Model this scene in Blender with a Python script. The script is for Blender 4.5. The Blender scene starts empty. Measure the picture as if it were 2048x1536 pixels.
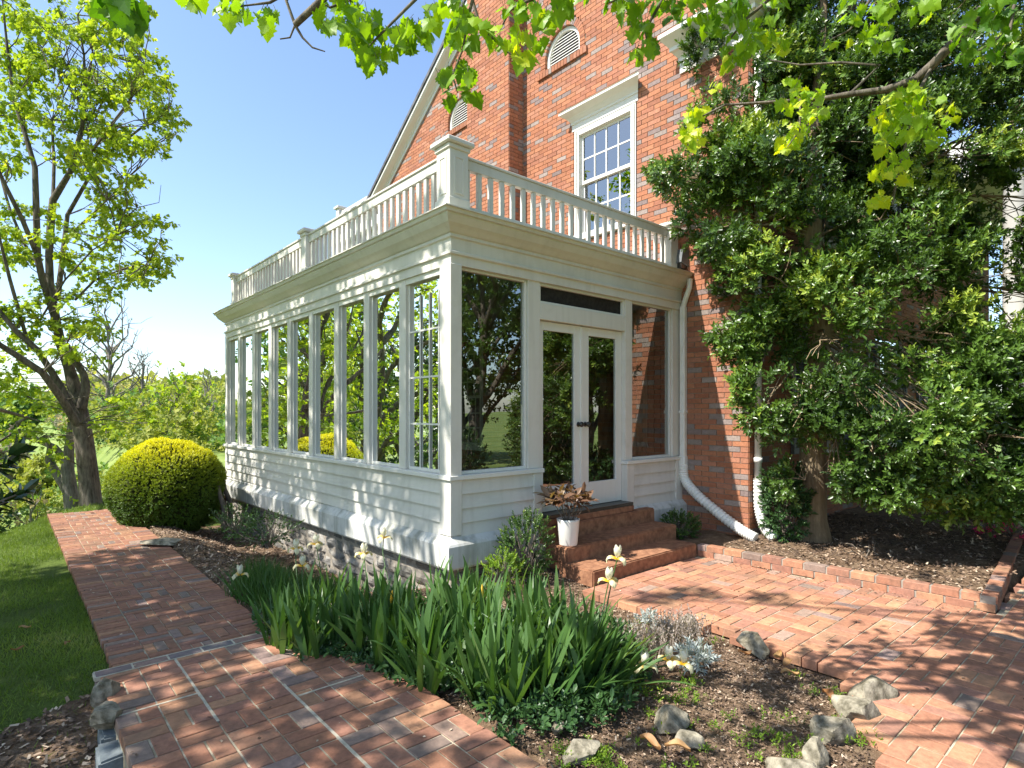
import bpy, math, random
import numpy as np
from mathutils import Vector, noise
R_=random.Random(7); rng=np.random.default_rng(11)
# ------------------------------------------------------------ camera, sky, sun
sc=bpy.context.scene
F=1172.; CXP=1024.; HYP=824.
TH=math.radians(49.05)
VV=np.array([math.cos(TH),math.sin(TH),0.]); RR=np.array([VV[1],-VV[0],0.])
CAM=np.array([-3.1412,-4.4768,1.62])
cd=bpy.data.cameras.new('camera'); cam=bpy.data.objects.new('camera',cd); sc.collection.objects.link(cam)
cam.location=CAM; cam.rotation_euler=(math.radians(90),0,TH-math.pi/2)
cd.sensor_width=36; cd.lens=F/2048*36; cd.shift_y=(HYP-768)/2048; cd.clip_end=3000; cd.clip_start=.05
sc.camera=cam
SUN=Vector((-.75,.215,1.0)).normalized()
wd=bpy.data.worlds.new('World'); sc.world=wd; wd.use_nodes=True
nt=wd.node_tree; bg=nt.nodes['Background']
sky=nt.nodes.new('ShaderNodeTexSky'); sky.sky_type='NISHITA'; sky.sun_disc=False
sky.sun_elevation=math.asin(SUN.z); sky.sun_rotation=math.atan2(SUN.x,SUN.y)
sky.air_density=1.0; sky.dust_density=1.0; sky.ozone_density=2.4; sky.altitude=100
nt.links.new(sky.outputs[0],bg.inputs[0]); bg.inputs[1].default_value=.148
sl=bpy.data.lights.new('sun','SUN'); sl.energy=5.0; sl.angle=math.radians(.53); sl.color=(1,.955,.88)
so=bpy.data.objects.new('sun',sl); sc.collection.objects.link(so); so.rotation_euler=SUN.to_track_quat('Z','Y').to_euler()
sc.view_settings.view_transform='Standard'; sc.view_settings.look='None'; sc.view_settings.gamma=1
sc.view_settings.exposure=1.08
sc.cycles.max_bounces=10; sc.cycles.transparent_max_bounces=16; sc.cycles.caustics_reflective=False; sc.cycles.caustics_refractive=False
# ------------------------------------------------------------ helpers
def atd(px,py,d): return CAM+d*(VV+(px-CXP)/F*RR+np.array([0,0,-(py-HYP)/F]))
def atz(px,py,z):
    r=VV+(px-CXP)/F*RR+np.array([0,0,-(py-HYP)/F]); return CAM+(z-CAM[2])/r[2]*r
def pxof(p):
    d=(np.asarray(p)-CAM); dd=d@VV; return CXP+F*(d@RR)/dd, HYP-F*d[2]/dd, dd
def tag(o,label=None,cat=None,group=None,kind=None):
    if label: o['label']=label
    if cat: o['category']=cat
    if group: o['group']=group
    if kind: o['kind']=kind
    return o
def thing(name,label,cat,loc,group=None):
    o=bpy.data.objects.new(name,None); sc.collection.objects.link(o); o.location=tuple(float(c) for c in loc); o.empty_display_size=.1
    return tag(o,label,cat,group)
def wloc(o):
    l=np.zeros(3)
    while o is not None: l+=np.array(o.location); o=o.parent
    return l
def mk(name,verts,faces,mat,parent=None,attrs=None,smooth=False):
    """verts world coords. faces: list of tuples, or (n,k) int array"""
    v=np.asarray(verts,dtype=np.float64).reshape(-1,3)
    if parent is not None: v=v-wloc(parent)
    me=bpy.data.meshes.new(name)
    if isinstance(faces,np.ndarray):
        n,k=faces.shape
        me.vertices.add(len(v)); me.vertices.foreach_set('co',v.astype(np.float32).ravel())
        me.loops.add(n*k); me.loops.foreach_set('vertex_index',faces.astype(np.int32).ravel())
        me.polygons.add(n); me.polygons.foreach_set('loop_start',np.arange(0,n*k,k,dtype=np.int32))
        me.update(calc_edges=True)
    else:
        me.from_pydata(v.tolist(),[],faces)
    me.polygons.foreach_set('use_smooth',np.full(len(me.polygons),bool(smooth)))
    for an,av in (attrs or {}).items():
        av=np.asarray(av,dtype=np.float32)
        if av.ndim==1:
            a=me.attributes.new(an,'FLOAT','POINT'); a.data.foreach_set('value',av)
        else:
            if av.shape[1]==3: av=np.hstack([av,np.ones((len(av),1),np.float32)])
            a=me.attributes.new(an,'FLOAT_COLOR','POINT'); a.data.foreach_set('color',av.ravel())
    me.materials.append(mat); me.update()
    o=bpy.data.objects.new(name,me); sc.collection.objects.link(o)
    if parent is not None: o.parent=parent
    return o
class MB:
    def __init__(s): s.v=[]; s.f=[]
    def add(s,vs,fs):
        b=len(s.v); s.v+= [tuple(map(float,p)) for p in vs]; s.f+=[tuple(i+b for i in f) for f in fs]; return s
    def box(s,x0,x1,y0,y1,z0,z1):
        return s.add([(x0,y0,z0),(x1,y0,z0),(x1,y1,z0),(x0,y1,z0),(x0,y0,z1),(x1,y0,z1),(x1,y1,z1),(x0,y1,z1)],
            [(0,3,2,1),(4,5,6,7),(0,1,5,4),(1,2,6,5),(2,3,7,6),(3,0,4,7)])
    def bbox(s,x0,x1,y0,y1,z0,z1,b=.004):
        """box with chamfered edges"""
        vs=[];idx={}
        X=(x0,x1);Y=(y0,y1);Z=(z0,z1)
        for i in (0,1):
            for j in (0,1):
                for k in (0,1):
                    sx=b if i==0 else -b; sy=b if j==0 else -b; sz=b if k==0 else -b
                    idx[(i,j,k,'x')]=len(vs);vs.append((X[i],Y[j]+sy,Z[k]+sz))
                    idx[(i,j,k,'y')]=len(vs);vs.append((X[i]+sx,Y[j],Z[k]+sz))
                    idx[(i,j,k,'z')]=len(vs);vs.append((X[i]+sx,Y[j]+sy,Z[k]))
        g=lambda i,j,k,a: idx[(i,j,k,a)]
        fs=[]
        for i in (0,1): fs.append((g(i,0,0,'x'),g(i,1,0,'x'),g(i,1,1,'x'),g(i,0,1,'x')))
        for j in (0,1): fs.append((g(0,j,0,'y'),g(1,j,0,'y'),g(1,j,1,'y'),g(0,j,1,'y')))
        for k in (0,1): fs.append((g(0,0,k,'z'),g(1,0,k,'z'),g(1,1,k,'z'),g(0,1,k,'z')))
        for i in (0,1):
            for j in (0,1): fs.append((g(i,j,0,'x'),g(i,j,1,'x'),g(i,j,1,'y'),g(i,j,0,'y')))
        for i in (0,1):
            for k in (0,1): fs.append((g(i,0,k,'x'),g(i,1,k,'x'),g(i,1,k,'z'),g(i,0,k,'z')))
        for j in (0,1):
            for k in (0,1): fs.append((g(0,j,k,'y'),g(1,j,k,'y'),g(1,j,k,'z'),g(0,j,k,'z')))
        for i in (0,1):
            for j in (0,1):
                for k in (0,1): fs.append((g(i,j,k,'x'),g(i,j,k,'y'),g(i,j,k,'z')))
        return s.add(vs,fs)
    def tube(s,pts,rad,n=8,caps=True):
        pts=[Vector(p) for p in pts]; m=len(pts)
        if not hasattr(rad,'__len__'): rad=[rad]*m
        b=len(s.v); prev=None
        for i,p in enumerate(pts):
            t=(pts[min(i+1,m-1)]-pts[max(i-1,0)]).normalized()
            if prev is None:
                u=t.orthogonal().normalized()
            else:
                u=(prev-t*prev.dot(t)); u=u.normalized() if u.length>1e-6 else t.orthogonal().normalized()
            prev=u; w=t.cross(u)
            for k in range(n):
                a=2*math.pi*k/n; q=p+(u*math.cos(a)+w*math.sin(a))*rad[i]; s.v.append(tuple(q))
        for i in range(m-1):
            for k in range(n):
                a=b+i*n+k; c=b+i*n+(k+1)%n; s.f.append((a,c,c+n,a+n))
        if caps:
            s.f.append(tuple(b+k for k in range(n))[::-1]); s.f.append(tuple(b+(m-1)*n+k for k in range(n)))
        return s
    def lathe(s,c,prof,n=24):
        b=len(s.v)
        for r,z in prof:
            for k in range(n):
                a=2*math.pi*k/n; s.v.append((c[0]+r*math.cos(a),c[1]+r*math.sin(a),c[2]+z))
        for i in range(len(prof)-1):
            for k in range(n):
                s.f.append((b+i*n+k,b+i*n+(k+1)%n,b+(i+1)*n+(k+1)%n,b+(i+1)*n+k))
        return s
    def build(s,name,mat,parent=None,smooth=False): return mk(name,s.v,s.f,mat,parent,smooth=smooth)
# ------------------------------------------------------------ materials
def newmat(name):
    m=bpy.data.materials.new(name); m.use_nodes=True; n=m.node_tree.nodes; return m,m.node_tree,n['Principled BSDF']
def nz(t,scale,detail=6,rough=.6,coord='Object',dist=0):
    tc=t.nodes.new('ShaderNodeTexCoord'); no=t.nodes.new('ShaderNodeTexNoise'); no.inputs['Scale'].default_value=scale
    no.inputs['Detail'].default_value=detail; no.inputs['Roughness'].default_value=rough; no.inputs['Distortion'].default_value=dist
    t.links.new(tc.outputs[coord],no.inputs['Vector']); return no
def ramp(t,src,stops):
    r=t.nodes.new('ShaderNodeValToRGB'); e=r.color_ramp.elements
    while len(e)<len(stops): e.new(.5)
    for i,(p,c) in enumerate(stops): e[i].position=p; e[i].color=(*c,1) if len(c)==3 else c
    t.links.new(src,r.inputs[0]); return r
def mixc(t,a,b,fac,mode='MIX'):
    m=t.nodes.new('ShaderNodeMix'); m.data_type='RGBA'; m.blend_type=mode
    for sock,v in ((m.inputs[0],fac),(m.inputs[6],a),(m.inputs[7],b)):
        if isinstance(v,bpy.types.NodeSocket): t.links.new(v,sock)
        elif isinstance(v,(int,float)): sock.default_value=v
        else: sock.default_value=(*v,1)
    return m.outputs[2]
def bump(t,b,src,strength=.3,dist=.01):
    bn=t.nodes.new('ShaderNodeBump'); bn.inputs['Strength'].default_value=strength; bn.inputs['Distance'].default_value=dist
    t.links.new(src,bn.inputs['Height']); t.links.new(bn.outputs[0],b.inputs['Normal'])
def simple(name,c1,c2,scale=6,rough=.6,bs=.2,bd=.004,spec=.4,detail=6,metal=0,bscale=None,coord='Object'):
    m,t,b=newmat(name); n=nz(t,scale,detail,coord=coord); r=ramp(t,n.outputs[0],[(.35,c1),(.65,c2)])
    t.links.new(r.outputs[0],b.inputs['Base Color']); b.inputs['Roughness'].default_value=rough; b.inputs['Specular IOR Level'].default_value=spec
    b.inputs['Metallic'].default_value=metal
    if bs>0:
        n2=nz(t,bscale or scale*8,6,coord=coord); bump(t,b,n2.outputs[0],bs,bd)
    return m
def attrcol(name,rough=.85,bs=.4,bscale=90,dirt=None,spec=.25):
    m,t,b=newmat(name); a=t.nodes.new('ShaderNodeAttribute'); a.attribute_name='col'
    n=nz(t,bscale*.35,8,.7); r=ramp(t,n.outputs[0],[(.25,(.62,.62,.62)),(.75,(1.3,1.28,1.25))])
    c=mixc(t,a.outputs['Color'],r.outputs[0],1.,'MULTIPLY')
    if dirt:
        n3=nz(t,2.3,8,.65); r3=ramp(t,n3.outputs[0],[(.5,(0,0,0)),(.72,(1,1,1))]); c=mixc(t,c,dirt,mixv(t,r3.outputs[0],.5))
    t.links.new(c,b.inputs['Base Color']); b.inputs['Roughness'].default_value=rough; b.inputs['Specular IOR Level'].default_value=spec
    n2=nz(t,bscale,8,.7); bump(t,b,n2.outputs[0],bs,.004); return m
def mixv(t,src,k):
    mm=t.nodes.new('ShaderNodeMath'); mm.operation='MULTIPLY'; t.links.new(src,mm.inputs[0]); mm.inputs[1].default_value=k; return mm.outputs[0]
def leafmat(name,c1,c2,c3=None,rough=.45,trans=.4,tcol=None,spec=.4):
    m,t,b=newmat(name); a=t.nodes.new('ShaderNodeAttribute'); a.attribute_name='rnd'
    st=[(0.05,c1),(.9,c2)]
    if c3: st=[(0.05,c1),(.75,c2),(1,c3)]
    r=ramp(t,a.outputs['Fac'],st); t.links.new(r.outputs[0],b.inputs['Base Color'])
    b.inputs['Roughness'].default_value=rough; b.inputs['Specular IOR Level'].default_value=spec
    tr=t.nodes.new('ShaderNodeBsdfTranslucent')
    tc=mixc(t,r.outputs[0],tcol or (1.5,1.5,.5),1.,'MULTIPLY'); t.links.new(tc,tr.inputs[0])
    mx=t.nodes.new('ShaderNodeMixShader'); mx.inputs[0].default_value=trans
    t.links.new(b.outputs[0],mx.inputs[1]); t.links.new(tr.outputs[0],mx.inputs[2])
    t.links.new(mx.outputs[0],t.nodes['Material Output'].inputs[0]); return m
def barkmat(name,c1,c2,scale=5):
    m,t,b=newmat(name); tc=t.nodes.new('ShaderNodeTexCoord'); mp=t.nodes.new('ShaderNodeMapping'); mp.inputs['Scale'].default_value=(1,1,.18)
    n=t.nodes.new('ShaderNodeTexNoise'); n.inputs['Scale'].default_value=scale*5; n.inputs['Detail'].default_value=9; n.inputs['Roughness'].default_value=.7
    t.links.new(tc.outputs['Object'],mp.inputs[0]); t.links.new(mp.outputs[0],n.inputs['Vector'])
    n2=nz(t,scale*.6,5); r=ramp(t,n.outputs[0],[(.32,c1),(.68,c2)]); r2=ramp(t,n2.outputs[0],[(.3,(.6,.62,.6)),(.7,(1.15,1.1,1.0))])
    t.links.new(mixc(t,r.outputs[0],r2.outputs[0],1.,'MULTIPLY'),b.inputs['Base Color']); b.inputs['Roughness'].default_value=.9; b.inputs['Specular IOR Level'].default_value=.15
    bump(t,b,n.outputs[0],.8,.02); return m
def paint(name,c,dirtc,amount=.35,rough=.5):
    m,t,b=newmat(name)
    n=nz(t,1.7,9,.7,dist=.4); r=ramp(t,n.outputs[0],[(.48,(0,0,0)),(.75,(1,1,1))])
    tc=t.nodes.new('ShaderNodeTexCoord'); mp=t.nodes.new('ShaderNodeMapping'); mp.inputs['Scale'].default_value=(14,14,.9)
    n2=t.nodes.new('ShaderNodeTexNoise'); n2.inputs['Scale'].default_value=1; n2.inputs['Detail'].default_value=6
    t.links.new(tc.outputs['Object'],mp.inputs[0]); t.links.new(mp.outputs[0],n2.inputs['Vector'])
    r2=ramp(t,n2.outputs[0],[(.5,(0,0,0)),(.8,(1,1,1))])
    c1=mixc(t,c,dirtc,mixv(t,r.outputs[0],amount)); c2=mixc(t,c1,dirtc,mixv(t,r2.outputs[0],amount*.7))
    t.links.new(c2,b.inputs['Base Color']); b.inputs['Roughness'].default_value=rough; b.inputs['Specular IOR Level'].default_value=.35
    n3=nz(t,60,5); bump(t,b,n3.outputs[0],.12,.002); return m
M={}
M['white']=paint('white_paint',(.63,.605,.545),(.40,.375,.31),.45)
M['clean']=paint('clean_white_paint',(.68,.665,.61),(.50,.47,.41),.25)
M['belt']=paint('painted_concrete',(.56,.555,.52),(.20,.20,.15),1.0,.8)
M['wallbrick']=attrcol('wall_brick',.9,.5,110)
M['paver']=attrcol('paving_brick',.82,.6,70,dirt=(.11,.10,.08))
M['mortar']=simple('mortar',(.22,.19,.155),(.36,.32,.265),14,.95,.4,.004,.1)
M['joint']=simple('paving_joint_sand',(.24,.20,.13),(.50,.44,.33),9,.95,.4,.004,.1)
M['stone']=attrcol('limestone_block',.9,1.0,26,dirt=(.06,.055,.05))
M['step']=simple('red_concrete',(.19,.088,.05),(.36,.18,.10),14,.85,.6,.005,.2)
M['concrete']=simple('old_concrete',(.16,.13,.10),(.38,.34,.28),7,.9,.6,.006,.2)
M['bark']=barkmat('maple_bark',(.05,.042,.035),(.24,.21,.18))
M['greybark']=barkmat('grey_bark',(.10,.09,.08),(.34,.31,.28),6)
M['holbark']=barkmat('holly_bark',(.16,.115,.075),(.36,.28,.19),3)
M['twig']=simple('twig_bark',(.10,.08,.06),(.24,.20,.16),20,.85,0)
M['holly']=leafmat('holly_leaf',(.035,.075,.012),(.11,.20,.028),(.34,.42,.06),.34,.22,spec=.55)
M['maple']=leafmat('maple_leaf',(.07,.18,.014),(.25,.42,.02),(.50,.58,.03),.42,.5,(1.7,1.6,.3))
M['maple_far']=leafmat('maple_far_leaf',(.17,.29,.03),(.36,.46,.04),(.50,.52,.08),.5,.5,(1.35,1.3,.5))
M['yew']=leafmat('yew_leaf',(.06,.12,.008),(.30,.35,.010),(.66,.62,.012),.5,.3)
M['yewcore']=simple('yew_core_dark',(.012,.018,.006),(.03,.035,.012),12,.95,0,spec=0)  # dark colour for the opaque core added inside the clipped bush
M['box']=leafmat('boxwood_leaf',(.025,.065,.012),(.07,.14,.025),(.22,.28,.04),.35,.25,spec=.5)
M['iris']=leafmat('iris_leaf',(.04,.10,.022),(.10,.19,.05),(.22,.30,.11),.4,.3)
M['vinca']=leafmat('vinca_leaf',(.022,.06,.018),(.055,.12,.035),(.14,.25,.04),.4,.2,spec=.4)
M['silver']=leafmat('silver_leaf',(.30,.33,.31),(.48,.52,.50),None,.8,.15)
M['dry']=leafmat('dry_flower_stalk',(.22,.17,.13),(.42,.36,.32),None,.9,.2)
M['weed']=leafmat('weed_leaf',(.09,.19,.02),(.22,.34,.03),(.40,.44,.06),.5,.4)
M['croton']=leafmat('potted_leaf',(.085,.035,.025),(.20,.12,.07),(.42,.34,.19),.45,.25)
M['magnolia']=leafmat('magnolia_leaf',(.010,.028,.008),(.028,.06,.016),None,.22,.1,spec=.7)
M['azalea']=leafmat('azalea_flower',(.55,.02,.12),(.75,.05,.22),None,.6,.35,(1.1,.6,.8))
M['petal']=leafmat('iris_petal',(.80,.76,.58),(.84,.81,.70),None,.55,.35,(1,1,.8))
M['petaly']=leafmat('iris_fall',(.75,.50,.04),(.85,.72,.25),None,.55,.35,(1,1,.6))
M['deadleaf']=leafmat('dead_leaf',(.26,.12,.045),(.50,.30,.13),(.60,.38,.05),.6,.25,(1.2,.9,.6))
M['chip']=leafmat('mulch_chip',(.06,.038,.025),(.27,.18,.12),(.55,.44,.32),.9,.0)
M['grass']=leafmat('grass_blade',(.05,.10,.015),(.19,.27,.045),(.36,.36,.13),.6,.35)
M['far1']=leafmat('far_foliage_yellow',(.20,.26,.04),(.36,.38,.09),(.50,.46,.16),.7,.4,(1.2,1.2,.5))
M['far2']=leafmat('far_foliage_green',(.10,.20,.05),(.20,.32,.08),None,.7,.4,(1.2,1.2,.5))
M['far3']=leafmat('far_foliage_grey',(.22,.19,.14),(.36,.33,.24),None,.8,.3,(1,1,.8))
M['farp']=leafmat('far_foliage_pinkish',(.40,.27,.14),(.50,.42,.20),None,.8,.3,(1,1,.8))
M['dense']=leafmat('dense_foliage',(.02,.05,.012),(.06,.12,.03),(.14,.22,.04),.35,.25,spec=.5)
M['metal']=simple('white_metal_pipe',(.66,.65,.60),(.80,.79,.74),5,.4,.05,.002,.5)
M['black']=simple('dark_bronze',(.012,.010,.009),(.03,.026,.022),9,.35,0,spec=.6)
M['iron']=simple('wrought_iron',(.02,.02,.022),(.05,.045,.045),9,.5,0)
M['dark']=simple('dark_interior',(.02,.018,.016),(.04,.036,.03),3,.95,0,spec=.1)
M['screen']=simple('dark_screen',(.012,.010,.010),(.03,.026,.024),30,.6,0,spec=.3)
M['blind']=simple('white_blind',(.62,.63,.64),(.72,.73,.74),3,.6,0)
M['slate']=simple('roof_slate',(.05,.05,.055),(.12,.12,.13),5,.7,.4)
M['pot']=simple('white_pot_glaze',(.72,.70,.64),(.80,.78,.73),4,.4,.05,.002,.5)
M['soil2']=simple('potting_soil',(.015,.01,.008),(.05,.035,.025),60,.95,.6)
M['floor']=simple('tile_floor',(.14,.10,.07),(.22,.17,.12),2,.4,.05)
M['curtain']=simple('pale_green_curtain',(.30,.33,.24),(.42,.45,.34),4,.9,.1)
M['shutter']=simple('grey_shutter',(.10,.11,.12),(.16,.17,.18),4,.6,.1)
M['rock']=simple('weathered_rock',(.085,.075,.05),(.36,.32,.24),16,.92,1.0,.012,.2,bscale=24)
M['road']=simple('pale_road',(.30,.29,.27),(.40,.385,.36),.4,.9,0)
M['block']=simple('bluish_edging_block',(.10,.12,.13),(.24,.27,.27),8,.8,.6,.006)
def glassmat(name,tint,boost,rough=0.0,add=.02):
    m,t,b=newmat(name); t.nodes.remove(b)
    g=t.nodes.new('ShaderNodeBsdfGlossy'); g.inputs['Roughness'].default_value=rough; g.inputs['Color'].default_value=(.95,.97,.95,1)
    tr=t.nodes.new('ShaderNodeBsdfTransparent'); tr.inputs['Color'].default_value=(*tint,1)
    fr=t.nodes.new('ShaderNodeFresnel'); fr.inputs['IOR'].default_value=1.5
    mm=t.nodes.new('ShaderNodeMath'); mm.operation='MULTIPLY_ADD'; t.links.new(fr.outputs[0],mm.inputs[0]); mm.inputs[1].default_value=boost; mm.inputs[2].default_value=add; mm.use_clamp=True
    n=nz(t,1.1,2); bn=t.nodes.new('ShaderNodeBump'); bn.inputs['Strength'].default_value=.045; bn.inputs['Distance'].default_value=.05
    t.links.new(n.outputs[0],bn.inputs['Height']); t.links.new(bn.outputs[0],g.inputs['Normal'])
    mx=t.nodes.new('ShaderNodeMixShader'); t.links.new(mm.outputs[0],mx.inputs[0]); t.links.new(tr.outputs[0],mx.inputs[1]); t.links.new(g.outputs[0],mx.inputs[2])
    t.links.new(mx.outputs[0],t.nodes['Material Output'].inputs[0]); return m
M['glass']=glassmat('window_glass',(.56,.61,.55),3.6,0,.10)
M['dglass']=glassmat('door_glass',(.30,.29,.28),3.0,.02,.14)
# ground materials
def soilmat():
    m,t,b=newmat('garden_soil'); n=nz(t,7,10,.75); n2=nz(t,55,8,.8)
    r=ramp(t,n.outputs[0],[(.3,(.10,.065,.04)),(.5,(.20,.14,.092)),(.72,(.34,.26,.18))]); r2=ramp(t,n2.outputs[0],[(.3,(.45,.42,.4)),(.7,(1.5,1.45,1.4))])
    t.links.new(mixc(t,r.outputs[0],r2.outputs[0],1.,'MULTIPLY'),b.inputs['Base Color']); b.inputs['Roughness'].default_value=.95; b.inputs['Specular IOR Level'].default_value=.1
    bump(t,b,n2.outputs[0],1.,.02); return m
M['soil']=soilmat()
def lawnmat():
    m,t,b=newmat('lawn_ground'); n=nz(t,1.3,8,.7); n2=nz(t,40,8,.8)
    r=ramp(t,n.outputs[0],[(.3,(.055,.08,.02)),(.6,(.10,.14,.03)),(.8,(.17,.17,.06))]); r2=ramp(t,n2.outputs[0],[(.3,(.5,.5,.5)),(.7,(1.4,1.4,1.3))])
    t.links.new(mixc(t,r.outputs[0],r2.outputs[0],1.,'MULTIPLY'),b.inputs['Base Color']); b.inputs['Roughness'].default_value=.95; b.inputs['Specular IOR Level'].default_value=.1
    bump(t,b,n2.outputs[0],.8,.02); return m
M['lawn']=lawnmat()
M['meadow']=simple('far_meadow',(.10,.16,.035),(.22,.27,.08),.35,.95,.5,.05,.1,detail=12)
# ------------------------------------------------------------ leaf machinery
def norm(a): return a/np.maximum(np.linalg.norm(a,axis=-1,keepdims=True),1e-9)
def rdir(n): return norm(rng.normal(size=(n,3)))
T={}
T['kite']=(np.array([(0,0,0),(.5,.27,.04),(1,0,-.06),(.5,-.27,.04)]),np.array([(0,2,1),(0,3,2)]))
T['oval']=(np.array([(0,0,0),(.28,.19,.03),(.68,.19,.02),(1,0,-.08),(.68,-.19,.02),(.28,-.19,.03),(.5,0,-.02)]),np.array([(0,6,1),(1,6,2),(2,6,3),(3,6,4),(4,6,5),(5,6,0)]))
mp_=[(0,0),(-.12,.16),(.10,.26),(.02,.52),(.24,.42),(.30,.56),(.46,.34),(.58,.38),(.70,.22),(.80,.16),(1.0,0)]
mv=[(x,y,-.25*y*y-.10*x*x) for x,y in mp_]+[(x,-y,-.25*y*y-.10*x*x) for x,y in mp_[1:-1][::-1]]
mc=len(mv); mv.append((.38,0,.04))
T['maple']=(np.array(mv),np.array([(mc,i,(i+1)%mc) for i in range(mc)]))
T['needle']=(np.array([(0,-.06,0),(0,.06,0),(1,0,0)]),np.array([(0,1,2)]))
T['chip']=(np.array([(0,-.25,0),(0,.25,0),(1,.18,.05),(1,-.2,.03)]),np.array([(0,1,2),(0,2,3)]))
def leaves(name,P,A,N,S,tpl,mat,parent=None,rnd=None,wid=1.):
    tv,tf=T[tpl]; tv=tv*np.array([1,wid,1]); n=len(P); P=np.asarray(P,float); x=norm(np.asarray(A,float)); N=np.asarray(N,float)
    z=norm(N-(N*x).sum(1,keepdims=True)*x); y=np.cross(z,x); S=np.broadcast_to(np.asarray(S,float),(n,))
    V=P[:,None,:]+S[:,None,None]*(tv[None,:,0:1]*x[:,None,:]+tv[None,:,1:2]*y[:,None,:]+tv[None,:,2:3]*z[:,None,:])
    k=len(tv); Fc=(tf[None]+np.arange(n)[:,None,None]*k).reshape(-1,tf.shape[1])
    if rnd is None: rnd=rng.random(n)
    return mk(name,V.reshape(-1,3),Fc,mat,parent,attrs={'rnd':np.repeat(rnd,k)})
def inblob(c,r,n,shell=.45):
    d=rdir(n); u=(shell**3+(1-shell**3)*rng.random(n))**(1/3.)
    return np.asarray(c)+d*u[:,None]*np.asarray(r), d
def sprays(C,A,m,L,leaf,ang=1.0):
    """m leaves round a twig at every centre C with axis A -> P,A,N,S,tone"""
    n=len(C); A=norm(A); u=norm(np.cross(A,rdir(n))); w=np.cross(A,u)
    t=(np.arange(m)+.5)/m; az=np.arange(m)*2.4
    P=C[:,None,:]+A[:,None,:]*(t*L)[None,:,None]
    rad=u[:,None,:]*np.cos(az)[None,:,None]+w[:,None,:]*np.sin(az)[None,:,None]
    e=(ang*(1-.55*t))[None,:,None]
    D=A[:,None,:]*np.cos(e)+rad*np.sin(e); D=D+rng.normal(size=D.shape)*.18
    Nn=A[:,None,:]*np.sin(e)-rad*np.cos(e)*-1*-1; Nn=Nn+np.array([0,0,.5])+rng.normal(size=D.shape)*.2
    S=leaf*(.6+.8*rng.random((n,m)))*(.8+.4*rng.random((n,1))); tone=np.clip((rng.random(n)[:,None]*.55+.25*t[None,:]+.2*rng.random((n,m))),0,1)
    return P.reshape(-1,3),D.reshape(-1,3),Nn.reshape(-1,3),S.ravel(),tone.ravel()
def wob(p0,p1,n,amp,sag=0):
    p0=np.asarray(p0,float);p1=np.asarray(p1,float); L=np.linalg.norm(p1-p0); out=[]
    o=rng.normal(size=3); 
    for i in range(n+1):
        t=i/n; q=p0+(p1-p0)*t; q=q+np.array([math.sin(t*5+o[0]),math.cos(t*4+o[1]),.6*math.sin(t*6+o[2])])*amp*L*math.sin(math.pi*t); q[2]+=sag*L*math.sin(math.pi*t); out.append(q)
    return out
# ------------------------------------------------------------ terrain
def sstep(a,b,x): t=min(1,max(0,(x-a)/(b-a))); return t*t*(3-2*t)
def gz(x,y):
    w=(x+3.3)*-.904+(y-6.2)*.428
    z=-.085-.035*max(0,-2.6-x)*(1 if x>-12 else 0)
    if x<-12: z=-.07-.035*9.4
    if w>0: 
        z-=3.8*(1-math.exp(-w/3.6)); 
        if w>8: z-=.022*min(w-8,90)
        if w>110: z+=.03*min(w-110,260)
    # beds
    if x>-1.58 and x<.3 and y>-.3 and y<8.2: z=-.035-.38*sstep(-1.55,-.35,x)*sstep(-.2,1.8,y)
    if x<-2.62 and y<.2: z-=.11*sstep(.15,-.7,y)
    if -1.2<x<1.0 and y<-.3: z=-.045+.06*sstep(-1.1,-.2,y)-.03*sstep(.3,.9,x)*sstep(-.9,-1.2,y)
    if x>2.9 and -3.4<y: z=.085
    if 2.7<x<=3.8 and y>-.87: z=.085
    if x>.3 and x<2.9 and y>-.3: z=.02
    return z
def region(x,y):
    if y>6.9 and x<0: return 'lawn'
    if x<-2.56 and y>-.05-.3*max(-2.7-x,0): return 'lawn'
    return 'soil'
xs=np.arange(-8,9.001,.06); ys=np.arange(-7,11.001,.06)
Z=np.array([[gz(x,y) for y in ys] for x in xs])
for i,x in enumerate(xs):
    for j,y in enumerate(ys):
        reg=region(x,y)
        if reg=='soil': Z[i,j]+=.022*noise.noise(Vector((x*3,y*3,0)))+.010*noise.noise(Vector((x*13,y*13,5)))
        else: Z[i,j]+=.018*noise.noise(Vector((x*2,y*2,9)))
for nm,mt,rg in (('lawn','lawn','lawn'),('garden_soil','soil','soil')):
    ny=len(ys); vs=np.array([(x,y,Z[i,j]) for i,x in enumerate(xs) for j,y in enumerate(ys)])
    fs=[(i*ny+j,(i+1)*ny+j,(i+1)*ny+j+1,i*ny+j+1) for i in range(len(xs)-1) for j in range(ny-1) if region(xs[i]+.03,ys[j]+.03)==rg]
    fs=np.array(fs); u,inv=np.unique(fs,return_inverse=True)
    o=mk(nm,vs[u],inv.reshape(fs.shape),M[mt],smooth=True); tag(o,kind='structure')
gx=[-900,-700,-500,-380,-300,-240,-190,-150,-120,-95,-75,-60,-48,-38,-30,-24,-19,-15,-12,-10,-8]+[-5,-2,1,4,6.5,9.0]+[12,16,22,30,45,70,120,250,500,900]
gy=[-900,-300,-120,-60,-30,-18,-12,-9,-7]+[-4,-1,2,5,8,11]+[13,15,17,19,21,23,25,28,32,37,43,50,60,72,86,105,130,160,200,250,320,400,520,700,950]
vs=[(x,y,gz(x,y)) for x in gx for y in gy]; ny=len(gy)
fs=[(i*ny+j,(i+1)*ny+j,(i+1)*ny+j+1,i*ny+j+1) for i in range(len(gx)-1) for j in range(ny-1) if not(gx[i]>=-8 and gx[i+1]<=9 and gy[j]>=-7 and gy[j+1]<=11)]
tag(mk('terrain',vs,fs,M['meadow'],smooth=True),kind='structure')
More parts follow.
